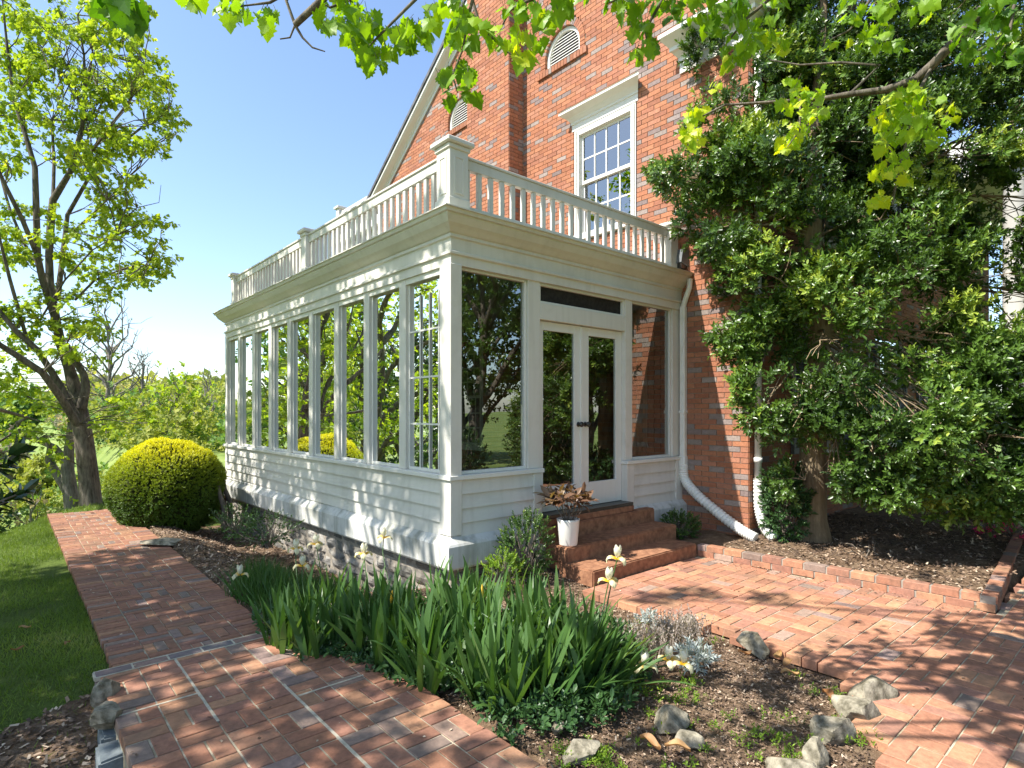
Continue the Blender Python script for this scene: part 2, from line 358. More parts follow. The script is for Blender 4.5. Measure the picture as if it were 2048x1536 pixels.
# road below the lawn
rv=[];rf=[]
for k in range(26):
    x=-30+k*1.1; yc=25.6+.10*x
    for dy in (-1.9,1.9): rv.append((x,yc+dy,gz(x,yc+dy)+.05))
for k in range(25): rf.append((2*k,2*k+2,2*k+3,2*k+1))
tag(mk('road',rv,rf,M['road']),kind='structure')
# ------------------------------------------------------------ brick machinery
def brickset(name,items,O,U,V,N,mat,parent=None,bev=.0,cols=None,inset=None):
    """items rows: u0,u1,v0,v1,h0,h1 ; box standing off the plane along N with chamfered top"""
    it=np.asarray(items,float); n=len(it); O,U,V,N=[np.asarray(a,float) for a in (O,U,V,N)]
    u0,u1,v0,v1,h0,h1=it.T; b=bev
    def ring(uo,h): return [(u0+uo,v0+uo,h),(u1-uo,v0+uo,h),(u1-uo,v1-uo,h),(u0+uo,v1-uo,h)]
    rings=ring(0*u0,h0)+ring(0*u0,h1-b)+(ring(0*u0+b,h1) if b>0 else [])
    P=np.stack([np.stack(r,1) for r in rings],1)
    W=O+P[...,0:1]*U+P[...,1:2]*V+P[...,2:3]*N
    k=P.shape[1]; f=[]
    for s in range(0,k-4,4):
        for q in range(4): f.append((s+q,s+(q+1)%4,s+4+(q+1)%4,s+4+q))
    f.append((k-4,k-3,k-2,k-1)); f=np.array(f)
    Fc=(f[None]+np.arange(n)[:,None,None]*k).reshape(-1,4)
    return mk(name,W.reshape(-1,3),Fc,mat,parent,attrs={'col':np.repeat(np.asarray(cols),k,0)})
def wallcol(n,grey=.18):
    base=np.array([(.35,.148,.082),(.37,.160,.088),(.33,.134,.074),(.35,.160,.100),(.31,.130,.080)]); gr=np.array([(.24,.195,.18),(.21,.16,.15),(.28,.23,.205)])
    c=base[rng.integers(0,5,n)]; g=rng.random(n)<grey; c[g]=gr[rng.integers(0,3,g.sum())]; return c*(.88+.24*rng.random((n,1)))
def pavcol(n,tone=1.,grey=.1):
    base=np.array([(.31,.150,.092),(.33,.160,.096),(.29,.136,.084),(.31,.152,.100),(.36,.19,.11),(.28,.138,.096)]); gr=np.array([(.25,.175,.15),(.22,.16,.13),(.29,.20,.155)])
    c=base[rng.integers(0,6,n)]; g=rng.random(n)<grey; c[g]=gr[rng.integers(0,3,g.sum())]; return c*tone*(.86+.28*rng.random((n,1)))
CH=.0677
def brickwall(parent,O,U,N,umin,umax,z0,z1,outline=None,holes=(),grey=.18,pname='brickwork'):
    """outline(z)->(a,b); holes list of f(z)->(a,b)|None"""
    items=[];mort=[]
    r=0; z=z0
    while z<z1:
        zc=z+CH/2; a,b=(umin,umax) if outline is None else outline(zc)
        if b-a>.05:
            iv=[(a,b)]
            for h in holes:
                q=h(zc)
                if q:
                    nv=[]
                    for (s,e) in iv:
                        if q[1]<=s or q[0]>=e: nv.append((s,e)); continue
                        if q[0]>s: nv.append((s,q[0]))
                        if q[1]<e: nv.append((q[1],e))
                    iv=nv
            for (s,e) in iv:
                mort.append((s,e,z,min(z+CH,z1)))
                u=math.floor((s-umin)/.2125)*.2125+umin-(.106 if r%2 else 0)
                while u<e:
                    p=max(u,s); q=min(u+.203,e)
                    if q-p>.02: items.append((p,q,z+.004,min(z+CH-.004,z1),-.01,.010+R_.uniform(-.0015,.0015)))
                    u+=.2125
        z+=CH; r+=1
    O_,U_,N_=[np.asarray(a,float) for a in (O,U,N)]; V_=np.array([0,0,1.])
    mv=[];mf=[]
    for i,(s,e,a,b) in enumerate(mort):
        for (u,v) in ((s,a),(e,a),(e,b),(s,b)): mv.append(O_+u*U_+v*V_)
        mf.append((4*i,4*i+1,4*i+2,4*i+3))
    w=brickset(pname,items,O,U,V_,N,M['wallbrick'],parent,0,wallcol(len(items),grey))
    m=mk('mortar',mv,mf,M['mortar'],w); return w
# ============================================================ BRICK HOUSE
WX=3.76
house=thing('brick_house','large red brick house with a white trimmed gable and brick chimney rising behind the sunroom','house',(WX,0,0))
RY=3.72; RZ=9.86; SL=.69
def outline(z):
    if z<6.55: return (-.95,8.4)
    k=(RZ-z)/SL; return (max(-.95,RY-k),RY+k)
def rect(a,b,c,d): return lambda z:(a,b) if c<=z<=d else None
def arch(yc,hw,zs,zsp):
    def f(z):
        if z<zs: return None
        if z<zsp: return (yc-hw,yc+hw)
        q=hw*hw-(z-zsp)**2
        return (yc-math.sqrt(q),yc+math.sqrt(q)) if q>0 else None
    return f
L1=(2.22,.50,7.34,7.52);L2=(5.08,.50,7.34,7.52)
brickwall(house,(WX,0,0),(0,1,0),(-1,0,0),-.95,8.4,-.3,9.9,outline,[rect(.72,1.96,4.30,6.12),arch(2.22,.505,7.34,7.52),arch(5.08,.505,7.34,7.52),rect(4.3,5.5,.9,2.9)])
# front wall facing -Y (behind the holly)
FY=-.95
brickwall(house,(0,FY,0),(1,0,0),(0,-1,0),WX,17,-.3,6.6,None,[rect(5.4,6.5,1.0,2.85),rect(8.2,9.3,1.0,2.85),rect(5.4,6.5,4.1,5.9),rect(8.2,9.3,4.1,5.9),rect(11,12,1,2.85)],.12)
# chimney
for (O,U,N,a,b,nm) in (((3.424,0,0),(0,1,0),(-1,0,0),3.168,4.361,'chimney'),((0,3.168,0),(1,0,0),(0,-1,0),3.424,3.76,'chimney')):
    brickwall(house,O,U,N,a,b,3.2,12.2,None,[],.14,nm)
mb=MB(); mb.box(3.42,4.2,3.16,4.37,12.2,12.32); mb.box(3.44,4.1,4.35,4.361,3,12.2); mb.build('chimney_cap',M['concrete'],house)
# louvres
def louvre(yc):
    r=.385; zs=7.345; zp=7.52
    mb=MB()
    n=24; pts=[(yc-r,zs)]+[(yc-r*math.cos(math.pi*i/n),zp+r*math.sin(math.pi*i/n)) for i in range(n+1)]+[(yc+r,zs)]
    ro=r-.055; inn=[(yc-ro,zs+.05)]+[(yc-ro*math.cos(math.pi*i/n),zp+ro*math.sin(math.pi*i/n)) for i in range(n+1)]+[(yc+ro,zs+.05)]
    x0=WX+.035;x1=WX+.09
    b=[(x0,y,z) for y,z in pts]+[(x0,y,z) for y,z in inn]+[(x1,y,z) for y,z in pts]+[(x1,y,z) for y,z in inn]
    m=len(pts); fs=[]
    for i in range(m):
        j=(i+1)%m; fs+=[(i,j,m+j,m+i),(i,2*m+i,2*m+j,j),(m+i,m+j,3*m+j,3*m+i)]
    fr=mk('louvre_vent',b,fs,M['clean'],house)
    mb=MB(); z=zs+.07
    while z<zp+ro-.03:
        hw=ro if z<zp else math.sqrt(max(0,ro*ro-(z-zp)**2))
        if hw>.04: mb.add([(WX+.05,yc-hw,z-.016),(WX+.05,yc+hw,z-.016),(WX+.095,yc+hw,z+.03),(WX+.095,yc-hw,z+.03),(WX+.05,yc-hw,z-.026),(WX+.05,yc+hw,z-.026)],[(0,1,2,3),(0,4,5,1)])
        z+=.048
    mb.build('slat',M['clean'],fr)
    mb=MB(); mb.box(WX+.12,WX+.16,yc-.52,yc+.52,7.3,8.05); mb.build('backing',M['dark'],fr)
    # brick surround
    its=[]; mb=MB(); cols=[]
    vs=[];fs=[];cc=[]
    def blk(p4,x0,x1,c):
        k=len(vs)
        for x in (x0,x1):
            for (y,z) in p4: vs.append((x,y,z)); cc.append(c)
        fs.extend([(k+4,k+5,k+6,k+7),(k,k+1,k+2,k+3)]+[(k+i,k+(i+1)%4,k+4+(i+1)%4,k+4+i) for i in range(4)])
    N=26
    for i in range(N):
        a0=math.pi*(i+.07)/N; a1=math.pi*(i+.93)/N; c=wallcol(1,.1)[0]
        ra,rb=.39,.50
        blk([(yc-ra*math.cos(a0),zp+ra*math.sin(a0)),(yc-rb*math.cos(a0),zp+rb*math.sin(a0)),(yc-rb*math.cos(a1),zp+rb*math.sin(a1)),(yc-ra*math.cos(a1),zp+ra*math.sin(a1))],WX+.09,WX-.014,c)
    for s in (-1,1):
        z=zs
        while z<zp-.03:
            c=wallcol(1,.1)[0]; ya,yb=sorted((yc+s*.39,yc+s*.50)); blk([(ya,z+.005),(yb,z+.005),(yb,z+.058),(ya,z+.058)],WX+.09,WX-.014,c); z+=.065
    nb=16; 
    for i in range(nb):
        y0=yc-.56+1.12*i/nb; blk([(y0+.004,zs-.10),(y0+1.12/nb-.004,zs-.10),(y0+1.12/nb-.004,zs-.002),(y0+.004,zs-.002)],WX+.06,WX-.045,wallcol(1,.1)[0]*.9)
    mk('brick_arch',vs,fs,M['wallbrick'],fr,attrs={'col':np.array(cc)})
louvre(2.22); louvre(5.08)
# upper window
def hwindow(parent,ax,a0,a1,z0,z1,plane,sgn,cols=4,rows=2,hood=True,blind=True,name='window'):
    """ax 'x' : wall plane x=plane spanning y ; 'y': wall plane y=plane spanning x. sgn = outward (-1)"""
    def B(mb,u0,u1,d0,d1,za,zb,bev=0):
        q0,q1=plane+sgn*d1,plane+sgn*d0
        if q0>q1:q0,q1=q1,q0
        if ax=='x': (mb.bbox if bev else mb.box)(q0,q1,u0,u1,za,zb)
        else: (mb.bbox if bev else mb.box)(u0,u1,q0,q1,za,zb)
    mb=MB(); w=.09
    B(mb,a0,a0+w,-.12,.012,z0,z1); B(mb,a1-w,a1,-.12,.012,z0,z1); B(mb,a0+w,a1-w,-.12,.012,z1-w,z1)
    B(mb,a0-.05,a1+.05,-.12,.06,z0-.07,z0+.02)
    B(mb,a0+.02,a0+.05,.012,.03,z0+.02,z1-.02); B(mb,a1-.05,a1-.02,.012,.03,z0+.02,z1-.02)
    fr=mb.build(name,M['clean'],parent)
    mid=(z0+z1)/2; i0,i1=a0+w,a1-w
    for (za,zb,dd) in ((z0+.02,mid+.02,-.085),(mid-.02,z1-w,-.05)):
        mb=MB(); s=.045
        B(mb,i0,i0+s,dd-.03,dd,za,zb); B(mb,i1-s,i1,dd-.03,dd,za,zb); B(mb,i0+s,i1-s,dd-.03,dd,za,za+.05); B(mb,i0+s,i1-s,dd-.03,dd,zb-.045,zb)
        for c in range(1,cols):
            u=i0+s+(i1-i0-2*s)*c/cols; B(mb,u-.011,u+.011,dd-.02,dd-.002,za+.05,zb-.045)
        for r in range(1,rows):
            z=za+.05+(zb-za-.095)*r/rows; B(mb,i0+s,i1-s,dd-.018,dd-.004,z-.011,z+.011)
        mb.build('sash',M['clean'],fr)
        mb=MB(); B(mb,i0+.02,i1-.02,dd-.014,dd-.011,za+.02,zb-.02); mb.build('pane',M['hglass'],fr)
    if blind:
        mb=MB(); z=z0+.05
        while z<z1-.1:
            q=plane+sgn*-.13
            if ax=='x': mb.add([(q,i0,z),(q,i1,z),(q-sgn*.014,i1,z+.019),(q-sgn*.014,i0,z+.019)],[(0,1,2,3)])
            else: mb.add([(i0,q,z),(i1,q,z),(i1,q-sgn*.022,z+.012),(i0,q-sgn*.022,z+.012)],[(0,1,2,3)])
            z+=.026
        mb.build('blind',M['blind'],fr)
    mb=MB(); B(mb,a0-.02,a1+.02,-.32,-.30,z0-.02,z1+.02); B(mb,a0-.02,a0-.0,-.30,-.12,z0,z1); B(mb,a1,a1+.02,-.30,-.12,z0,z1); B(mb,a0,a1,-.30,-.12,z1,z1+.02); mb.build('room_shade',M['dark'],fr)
    if hood:
        prof=[(0,0),(.02,0),(.02,.10),(.035,.105),(.035,.14),(.06,.17),(.09,.20),(.14,.225),(.19,.25),(.19,.285),(.20,.29),(.0,.31)]
        vs=[];fs=[]; e=.0
        for side in (0,1):
            for (o,z) in prof:
                u=(a0-.03-o*.8) if side==0 else (a1+.03+o*.8); q=plane+sgn*o
                vs.append((q,u,z1+.0+z) if ax=='x' else (u,q,z1+.0+z))
        m=len(prof)
        for i in range(m-1): fs.append((i,i+1,m+i+1,m+i))
        fs.append(tuple(range(m))); fs.append(tuple(range(m,2*m)))
        mk('hood',vs,fs,M['clean'],fr)
    return fr
M['hglass']=glassmat('house_glass',(.84,.88,.92),2.5,0,.15)
hwindow(house,'x',.74,1.94,4.40,6.10,WX,-1)
hwindow(house,'x',4.32,5.48,.95,2.88,WX,-1,4,3,False,True)
for (a,zz0,zz1) in ((5.4,1.05,2.83),(8.2,1.05,2.83),(5.4,4.15,5.88),(8.2,4.15,5.88),(11.,1.05,2.83)):
    fr=hwindow(house,'y',a+.02,a+1.08 if a<11 else a+.98,zz0,zz1,FY,-1,3,2,False,True)
    for s in (-1,1):
        u0=a-.5 if s<0 else a+1.12; mb=MB(); mb.box(u0,u0+.06,FY-.06,FY-.012,zz0,zz1); mb.box(u0+.38,u0+.44,FY-.06,FY-.012,zz0,zz1); mb.box(u0+.06,u0+.38,FY-.06,FY-.012,zz1-.08,zz1); mb.box(u0+.06,u0+.38,FY-.06,FY-.012,zz0,zz0+.08)
        z=zz0+.09
        while z<zz1-.09: mb.add([(u0+.06,FY-.055,z),(u0+.38,FY-.055,z),(u0+.38,FY-.02,z+.035),(u0+.06,FY-.02,z+.035)],[(0,1,2,3)]); z+=.036
        mb.build('shutter',M['shutter'],house)
# rake boards, roof, eave return
def rake(y0,z0,y1,z1,nm='rake_board'):
    prof=[(0.,-.22),(.03,-.22),(.03,-.14),(.06,-.12),(.06,-.10),(.16,-.06),(.20,-.02),(.20,.05),(.0,.05)]
    vs=[(WX-o,y,z+h) for (y,z) in ((y0,z0),(y1,z1)) for (o,h) in prof]; m=len(prof)
    fs=[(i,i+1,m+i+1,m+i) for i in range(m-1)]+[tuple(range(m)),tuple(range(m,2*m))]
    mk(nm,vs,fs,M['clean'],house)
rake(RY,RZ+.20,8.75,RZ+.20-SL*(8.75-RY)); rake(RY,RZ+.20,-1.3,RZ+.20-SL*(RY+1.3))
for s,ye in ((1,8.85),(-1,-1.4)):
    ze=RZ+.26-SL*abs(ye-RY)
    mk('roof',[(WX-.23,RY,RZ+.26),(WX-.23,ye,ze),(17,ye,ze),(17,RY,RZ+.26),(WX-.23,RY,RZ+.34),(WX-.23,ye,ze+.08),(17,ye,ze+.08),(17,RY,RZ+.34)],[(0,1,2,3),(4,5,6,7),(0,1,5,4),(1,2,6,5),(2,3,7,6),(3,0,4,7)],M['slate'],house)
prof=[(0,0),(.03,0),(.03,.14),(.05,.15),(.05,.20),(.12,.26),(.16,.27),(.16,.32),(.24,.38),(.30,.42),(.30,.47),(.0,.52)]
vs=[];fs=[];m=len(prof)
for (oo,z) in prof: vs.append((WX-oo,-.02+oo*.6,6.17+z))
for (oo,z) in prof: vs.append((WX-oo,FY-oo,6.17+z))
for (oo,z) in prof: vs.append((16.8,FY-oo,6.17+z))
for s in (0,1):
    for i in range(m-1): fs.append((s*m+i,s*m+i+1,(s+1)*m+i+1,(s+1)*m+i))
fs.append(tuple(range(m)))
mk('eave_return',vs,fs,M['clean'],house)
# rear wing with white clapboards and roof rail
mb=MB(); z=-3
while z<6.4: mb.add([(4.2,8.45,z),(4.2,11.7,z),(4.225,11.7,z+.14),(4.225,8.45,z+.14),(4.2,8.45,z+.0),(4.23,8.45,z)],[(0,1,2,3)]); z+=.14
mb.box(4.24,9,8.45,11.7,-3,6.42); mb.box(4.05,9,8.45,11.8,6.42,6.62); mb.build('rear_wing',M['white'],house)
# portico far right
mb=MB()
mb.lathe((12.2,-2.25,0),[(.34,0),(.34,.2),(.27,.25),(.25,1),(.23,6.2),(.3,6.3),(.3,6.45)],24); mb.lathe((15.2,-2.25,0),[(.34,0),(.34,.2),(.27,.25),(.25,1),(.23,6.2),(.3,6.3),(.3,6.45)],24)
mb.build('portico_column',M['clean'],house,True)
mb=MB(); mb.box(11.8,17,-2.7,-1.0,6.45,7.2); mb.build('portico_beam',M['clean'],house)
# ============================================================ SUNROOM
sun_=thing('sunroom','white painted sunroom with tall windows, double doors and roof balustrade','sunroom',(0,0,0))
YL=7.25
def PO(o): return [(WX-.004,YL+o),(-o,YL+o),(-o,-o),(WX-.004,-o)]
def molding(name,prof,mat,parent=None,taper=None,segs=(0,1,2),smooth=False):
    vs=[];fs=[];m=len(prof)
    for k in range(4):
        for (o,z) in prof:
            x,y=PO(o)[k]; vs.append((x,y,z+(taper(x,y,z) if taper else 0)))
    for k in segs:
        for i in range(m-1): fs.append((k*m+i,k*m+i+1,(k+1)*m+i+1,(k+1)*m+i))
    return mk(name,vs,fs,mat,parent or sun_)
tz=lambda x,y,z: -.012*max(0,min(y,8))
# belt course (subdivided look from profile), sill, frieze, cornice
molding('water_table',[(-.1,.17),(.085,.17),(.097,.19),(.098,.385),(.085,.405),(.004,.48),(-.02,.48)],M['belt'],taper=tz)
molding('cornice',[(.0,2.985),(.022,2.99),(.022,3.075),(.045,3.085),(.045,3.105),(.03,3.115),(.015,3.12),(.015,3.235),(.035,3.245),(.03,3.275),(.05,3.285),(.065,3.30),(.085,3.32),(.115,3.345),(.135,3.375),(.15,3.40),(.152,3.415),(.175,3.42),(.185,3.45),(.20,3.453),(.20,3.463),(.0,3.50),(-.3,3.51)],M['white'])
mb=MB(); mb.box(.02,WX-.002,.02,YL-.02,3.30,3.495); mb.build('roof_deck',M['concrete'],sun_)
mb=MB(); mb.box(.06,WX-.002,.06,YL-.06,3.02,3.04); mb.build('ceiling',M['white'],sun_)
mb=MB(); mb.box(.05,WX-.002,.05,YL-.05,.40,.46); mb.build('floor',M['floor'],sun_)
# siding
def siding(parent,name,ax,a0,a1,sgn,plane,zt=.985,zb=.40,ex=.1355):
    mb=MB(); z=zt; 
    while z>zb+.02:
        z2=max(z-ex,zb)
        # board face leans: bottom stands .016 proud
        o1,o0=.006,.030
        def P(u,o,zz): return (plane+sgn*o,u,zz) if ax=='x' else (u,plane+sgn*o,zz)
        mb.add([P(a0,o1,z),P(a1,o1,z),P(a1,o0,z2),P(a0,o0,z2),P(a0,0,z2),P(a1,0,z2)],[(0,1,2,3),(3,2,5,4)])
        z=z2
    return mb.build(name,M['white'],parent)
siding(sun_,'siding','x',.148,YL,-1,0); siding(sun_,'siding','y',.095,1.02,-1,0); siding(sun_,'siding','y',2.70,3.60,-1,0)
mb=MB(); mb.box(.002,.10,.1,YL-.002,.40,.985); mb.box(.1,1.125,.004,.10,.40,.985); mb.box(2.575,WX-.01,.004,.10,.40,.985); mb.box(.102,WX,YL-.1,YL-.001,.2,2.99); mb.build('inner_wall',M['white'],sun_)
# boards
mb=MB()
mb.bbox(-.034,.095,-.034,.148,.47,2.995); mb.build('corner_board',M['white'],sun_)
mb=MB(); mb.bbox(-.022,.10,YL-.10,YL+.02,.40,2.995); mb.build('corner_board',M['white'],sun_)
for (a,b,z0) in ((.96,1.135,1.03),(2.56,2.70,1.03),(3.56,3.745,1.03)):
    mb=MB(); mb.bbox(a,b,-.004,.10,z0,2.995); mb.build('post',M['white'],sun_)
for (a,b) in ((1.02,1.135),(2.56,2.70),(3.60,3.745)):
    mb=MB(); mb.bbox(a,b,-.034,.06,.44,.984); mb.build('post',M['white'],sun_)
# sills
mb=MB(); mb.bbox(-.055,.10,.149,YL+.05,.986,1.029); mb.bbox(-.055,.1,-.055,.149,.986,1.029); mb.build('sill_board',M['clean'],sun_)
mb=MB(); mb.bbox(.10,1.15,-.055,.10,.986,1.029); mb.build('sill_board',M['clean'],sun_)
mb=MB(); mb.bbox(2.545,3.75,-.055,.10,.986,1.029); mb.build('sill_board',M['clean'],sun_)
# left windows
BP=.803
for k in range(9):
    a=.148+BP*k; b=a+.668; last=(k==8)
    if last: b=YL-.10
    if not last:
        mb=MB(); mb.bbox(-.004,.10,b,a+BP,1.03,2.995); mb.build('mullion',M['white'],sun_)
    mb=MB(); t=.028
    mb.bbox(.028,.075,a+.001,a+t,1.031,2.95,.003); mb.bbox(.028,.075,b-t,b-.001,1.031,2.95,.003); mb.bbox(.028,.075,a+t,b-t,1.031,1.06,.003); mb.bbox(.0,.075,a+t*0+.001,b-.001,2.93,2.994,.003)
    fr=mb.build('window_frame',M['clean'],sun_)
    mb=MB(); mb.add([(.05,a+.02,1.05),(.05,b-.02,1.05),(.05,b-.02,2.94),(.05,a+.02,2.94)],[(0,1,2,3)]); mb.build('pane',M['glass'],fr)
    if k==0:
        mb=MB()
        for u in (.265,.43,.60): mb.box(.034,.046,u-.009,u+.009,1.06,2.80)
        for z in (1.50,1.97,2.44): mb.box(.036,.044,a+.03,b-.03,z-.009,z+.009)
        mb.build('grille',M['clean'],fr)
# back wall windows (far end) and front windows
for k in range(4):
    a=.1+.92*k; mb=MB(); mb.box(a,a+.12,YL-.1,YL,.985,3.0); mb.build('mullion',M['white'],sun_)
def fwin(a,b,z0,z1,gm='glass'):
    mb=MB(); t=.03
    mb.bbox(a+.001,a+t,.02,.075,z0,z1,.003); mb.bbox(b-t,b-.001,.02,.075,z0,z1,.003); mb.bbox(a+t,b-t,.02,.075,z0,z0+t,.003); mb.bbox(a+t,b-t,.02,.075,z1-t,z1,.003)
    fr=mb.build('window_frame',M['clean'],sun_); mb=MB(); mb.add([(a+.02,.05,z0+.02),(b-.02,.05,z0+.02),(b-.02,.05,z1-.02),(a+.02,.05,z1-.02)],[(0,1,2,3)]); mb.build('pane',M[gm],fr); return fr
fwin(.095,.96,1.03,2.994); f3=fwin(2.70,3.56,1.03,2.994)
mb=MB(); n=30
cv=[];cf=[]
for i in range(n+1):
    u=3.02+.55*i/n; yy=.42+.03*math.sin(i*1.7); cv+=[(u,yy,.5),(u,yy,2.95)]
for i in range(n): cf.append((2*i,2*i+2,2*i+3,2*i+1))
mk('curtain',cv,cf,M['curtain'],sun_)
# transom and headers
mb=MB(); mb.bbox(1.135,2.56,-.003,.10,2.60,2.775); mb.build('door_header',M['white'],sun_)
mb=MB(); mb.bbox(1.136,2.559,.015,.07,2.776,2.80,.003); mb.bbox(1.136,2.559,.015,.07,2.96,2.994,.003); mb.bbox(1.136,1.16,.015,.07,2.80,2.96,.003); mb.bbox(2.535,2.559,.015,.07,2.80,2.96,.003); tr=mb.build('transom',M['clean'],sun_)
mb=MB(); mb.box(1.15,2.55,.05,.056,2.79,2.975); mb.build('transom_screen',M['screen'],tr)
# doors
def door(a,b,g0,g1,kx,nm):
    mb=MB(); y0,y1=.05,.095; z0,z1=.545,2.595
    mb.bbox(a,g0,y0,y1,z0,z1,.003); mb.bbox(g1,b,y0,y1,z0,z1,.003); mb.bbox(g0,g1,y0,y1,z0,.81,.003); mb.bbox(g0,g1,y0,y1,2.50,z1,.003)
    d=mb.build('door',M['clean'],sun_)
    mb=MB(); mb.add([(g0-.01,.07,.80),(g1+.01,.07,.80),(g1+.01,.07,2.51),(g0-.01,.07,2.51)],[(0,1,2,3)]); mb.build('pane',M['dglass'],d)
    mb=MB(); mb.tube([(kx,.05,1.48),(kx,.044,1.48)],.028,16); mb.tube([(kx,.045,1.48),(kx,.012,1.48)],.01,10)
    mb.tube([(kx,.018,1.48),(kx,.010,1.48),(kx,-.004,1.48),(kx,-.016,1.48),(kx,-.022,1.48)],[.012,.027,.031,.026,.008],16); mb.build('knob',M['black'],d,True)
door(1.137,1.828,1.23,1.715,1.78,'l'); door(1.832,2.557,1.96,2.45,1.895,'r')
mb=MB(); mb.bbox(1.81,1.85,.035,.052,.55,2.59,.003); mb.build('astragal',M['clean'],sun_)
mb=MB(); mb.bbox(1.136,2.559,-.13,.098,.505,.541,.004); mb.build('door_threshold',M['black'],sun_)
mb=MB(); mb.bbox(1.13,2.565,-.135,.097,.437,.503,.006); mb.build('threshold_step',M['step'],sun_)
# stone foundation
items=[];cols=[]
for run in ('left','front'):
    L=YL if run=='left' else WX
    z=-.75; 
    while z<.165:
        h=R_.uniform(.09,.16); h=min(h,.168-z)
        if .168-z-h<.04: h=.168-z
        u=-.0; 
        while u<L:
            w=min(R_.uniform(.14,.38),L-u)
            items.append((run,u,u+w,z,z+h)); u+=w
        z+=h
vs=[];fs=[];cc=[]
for (run,u0,u1,z0,z1) in items:
    g=.008; n=5; k=len(vs); c=np.array(R_.choice([(.17,.16,.145),(.24,.225,.20),(.13,.125,.11),(.20,.18,.155),(.29,.275,.25)]))*R_.uniform(.8,1.2); ph=R_.uniform(0,99)
    for i in range(n+1):
        for j in range(n+1):
            s,t=i/n,j/n; e=min(s,1-s,t,1-t); o=.0+(.038 if e>0 else .0)*(.5+.9*noise.noise(Vector((s*2.2+ph,t*2.2,u0))))+ (.018 if e>.2 else 0)
            o+=R_.uniform(-.004,.004) if e>0 else 0
            uu=u0+g+(u1-u0-2*g)*s; zz=z0+g+(z1-z0-2*g)*t
            vs.append((.01-o,uu,zz) if run=='left' else (uu,.01-o,zz)); cc.append(c)
    for i in range(n):
        for j in range(n): a=k+i*(n+1)+j; fs.append((a,a+n+1,a+n+2,a+1))
fo=mk('foundation',vs,fs,M['stone'],sun_,attrs={'col':np.array(cc)})
mb=MB(); mb.box(.004,.2,.004,YL,-1,.17); mb.box(.2,WX,.004,.2,-1,.17); mb.build('foundation_mortar',M['mortar'],sun_)
# balustrade
def railpost(x,y,w,h,cap=True):
    mb=MB(); z0=3.47; s=w/2
    mb.bbox(x-s,x+s,y-s,y+s,z0,z0+h,.006); mb.bbox(x-s-.012,x+s+.012,y-s-.012,y+s+.012,z0,z0+.12,.006)
    p=mb.build('rail_post',M['white'],sun_)
    if w>.2:
        mb=MB(); q=.05; o=s+.006
        for (za,zb) in ((z0+.16,z0+h-.10),):
            for sg in (-1,1):
                for (u0,u1,zz0,zz1) in ((-s+q,-s+q+.018,za,zb),(s-q-.018,s-q,za,zb),(-s+q+.018,s-q-.018,za,za+.018),(-s+q+.018,s-q-.018,zb-.018,zb)):
                    mb.box(x+sg*o-.006 if sg>0 else x-o,x+o if sg>0 else x-o+.006,y+u0,y+u1,zz0,zz1); mb.box(x+u0,x+u1,y+sg*o-.006 if sg>0 else y-o,y+o if sg>0 else y-o+.006,zz0,zz1)
        mb.build('panel_bead',M['white'],p)
    mb=MB(); z=z0+h
    mb.bbox(x-s-.015,x+s+.015,y-s-.015,y+s+.015,z-.045,z-.001,.006); mb.bbox(x-s-.045,x+s+.045,y-s-.045,y+s+.045,z,z+.05,.01)
    b=s+.03; mb.add([(x-b,y-b,z+.05),(x+b,y-b,z+.05),(x+b,y+b,z+.05),(x-b,y+b,z+.05),(x,y,z+.075)],[(0,1,4),(1,2,4),(2,3,4),(3,0,4)])
    mb.build('post_cap',M['white'],p)
PX=.035
railpost(PX,.035,.215,.61); railpost(PX,3.46,.15,.60); railpost(PX,6.75,.15,.58); railpost(WX-.19,.055,.17,.60); railpost(WX-.1,6.75,.15,.58)
def rail(x0,y0,x1,y1,n):
    dx,dy=x1-x0,y1-y0; L=math.hypot(dx,dy); ax='y' if abs(dy)>abs(dx) else 'x'
    def B(mb,t0,t1,w,za,zb,b=.004):
        if ax=='y': mb.bbox(x0-w/2,x0+w/2,y0+t0,y0+t1,za,zb,b)
        else: mb.bbox(x0+t0,x0+t1,y0-w/2,y0+w/2,za,zb,b)
    mb=MB(); B(mb,0,L,.055,3.50,3.585); B(mb,0,L,.055,3.935,4.03); B(mb,0,L,.085,4.031,4.055); r=mb.build('handrail',M['white'],sun_)
    for i in range(n):
        t=L*(i+.5)/n; mb=MB(); B(mb,t-.025,t+.025,.036,3.586,3.934,.003); mb.build('baluster',M['white'],r)
rail(PX,.145,PX,3.385,24); rail(PX,3.535,PX,6.675,24); rail(.145,.055,WX-.28,.055,23)
rail(PX+.08,6.75,WX-.18,6.75,22)
# rear wing rail (far)
mb=MB(); z0=6.62
for y in (9.14,11.57): mb.bbox(4.12,4.30,y-.09,y+.09,z0,z0+.85,.01); mb.bbox(4.07,4.35,y-.14,y+.14,z0+.85,z0+.92,.01)
mb.box(4.18,4.24,8.45,11.6,z0+.68,z0+.76); mb.box(4.18,4.24,8.45,11.6,z0+.05,z0+.12)
y=8.5
while y<11.5: mb.box(4.19,4.23,y,y+.05,z0+.12,z0+.68); y+=.12
mb.build('roof_rail',M['white'],house)
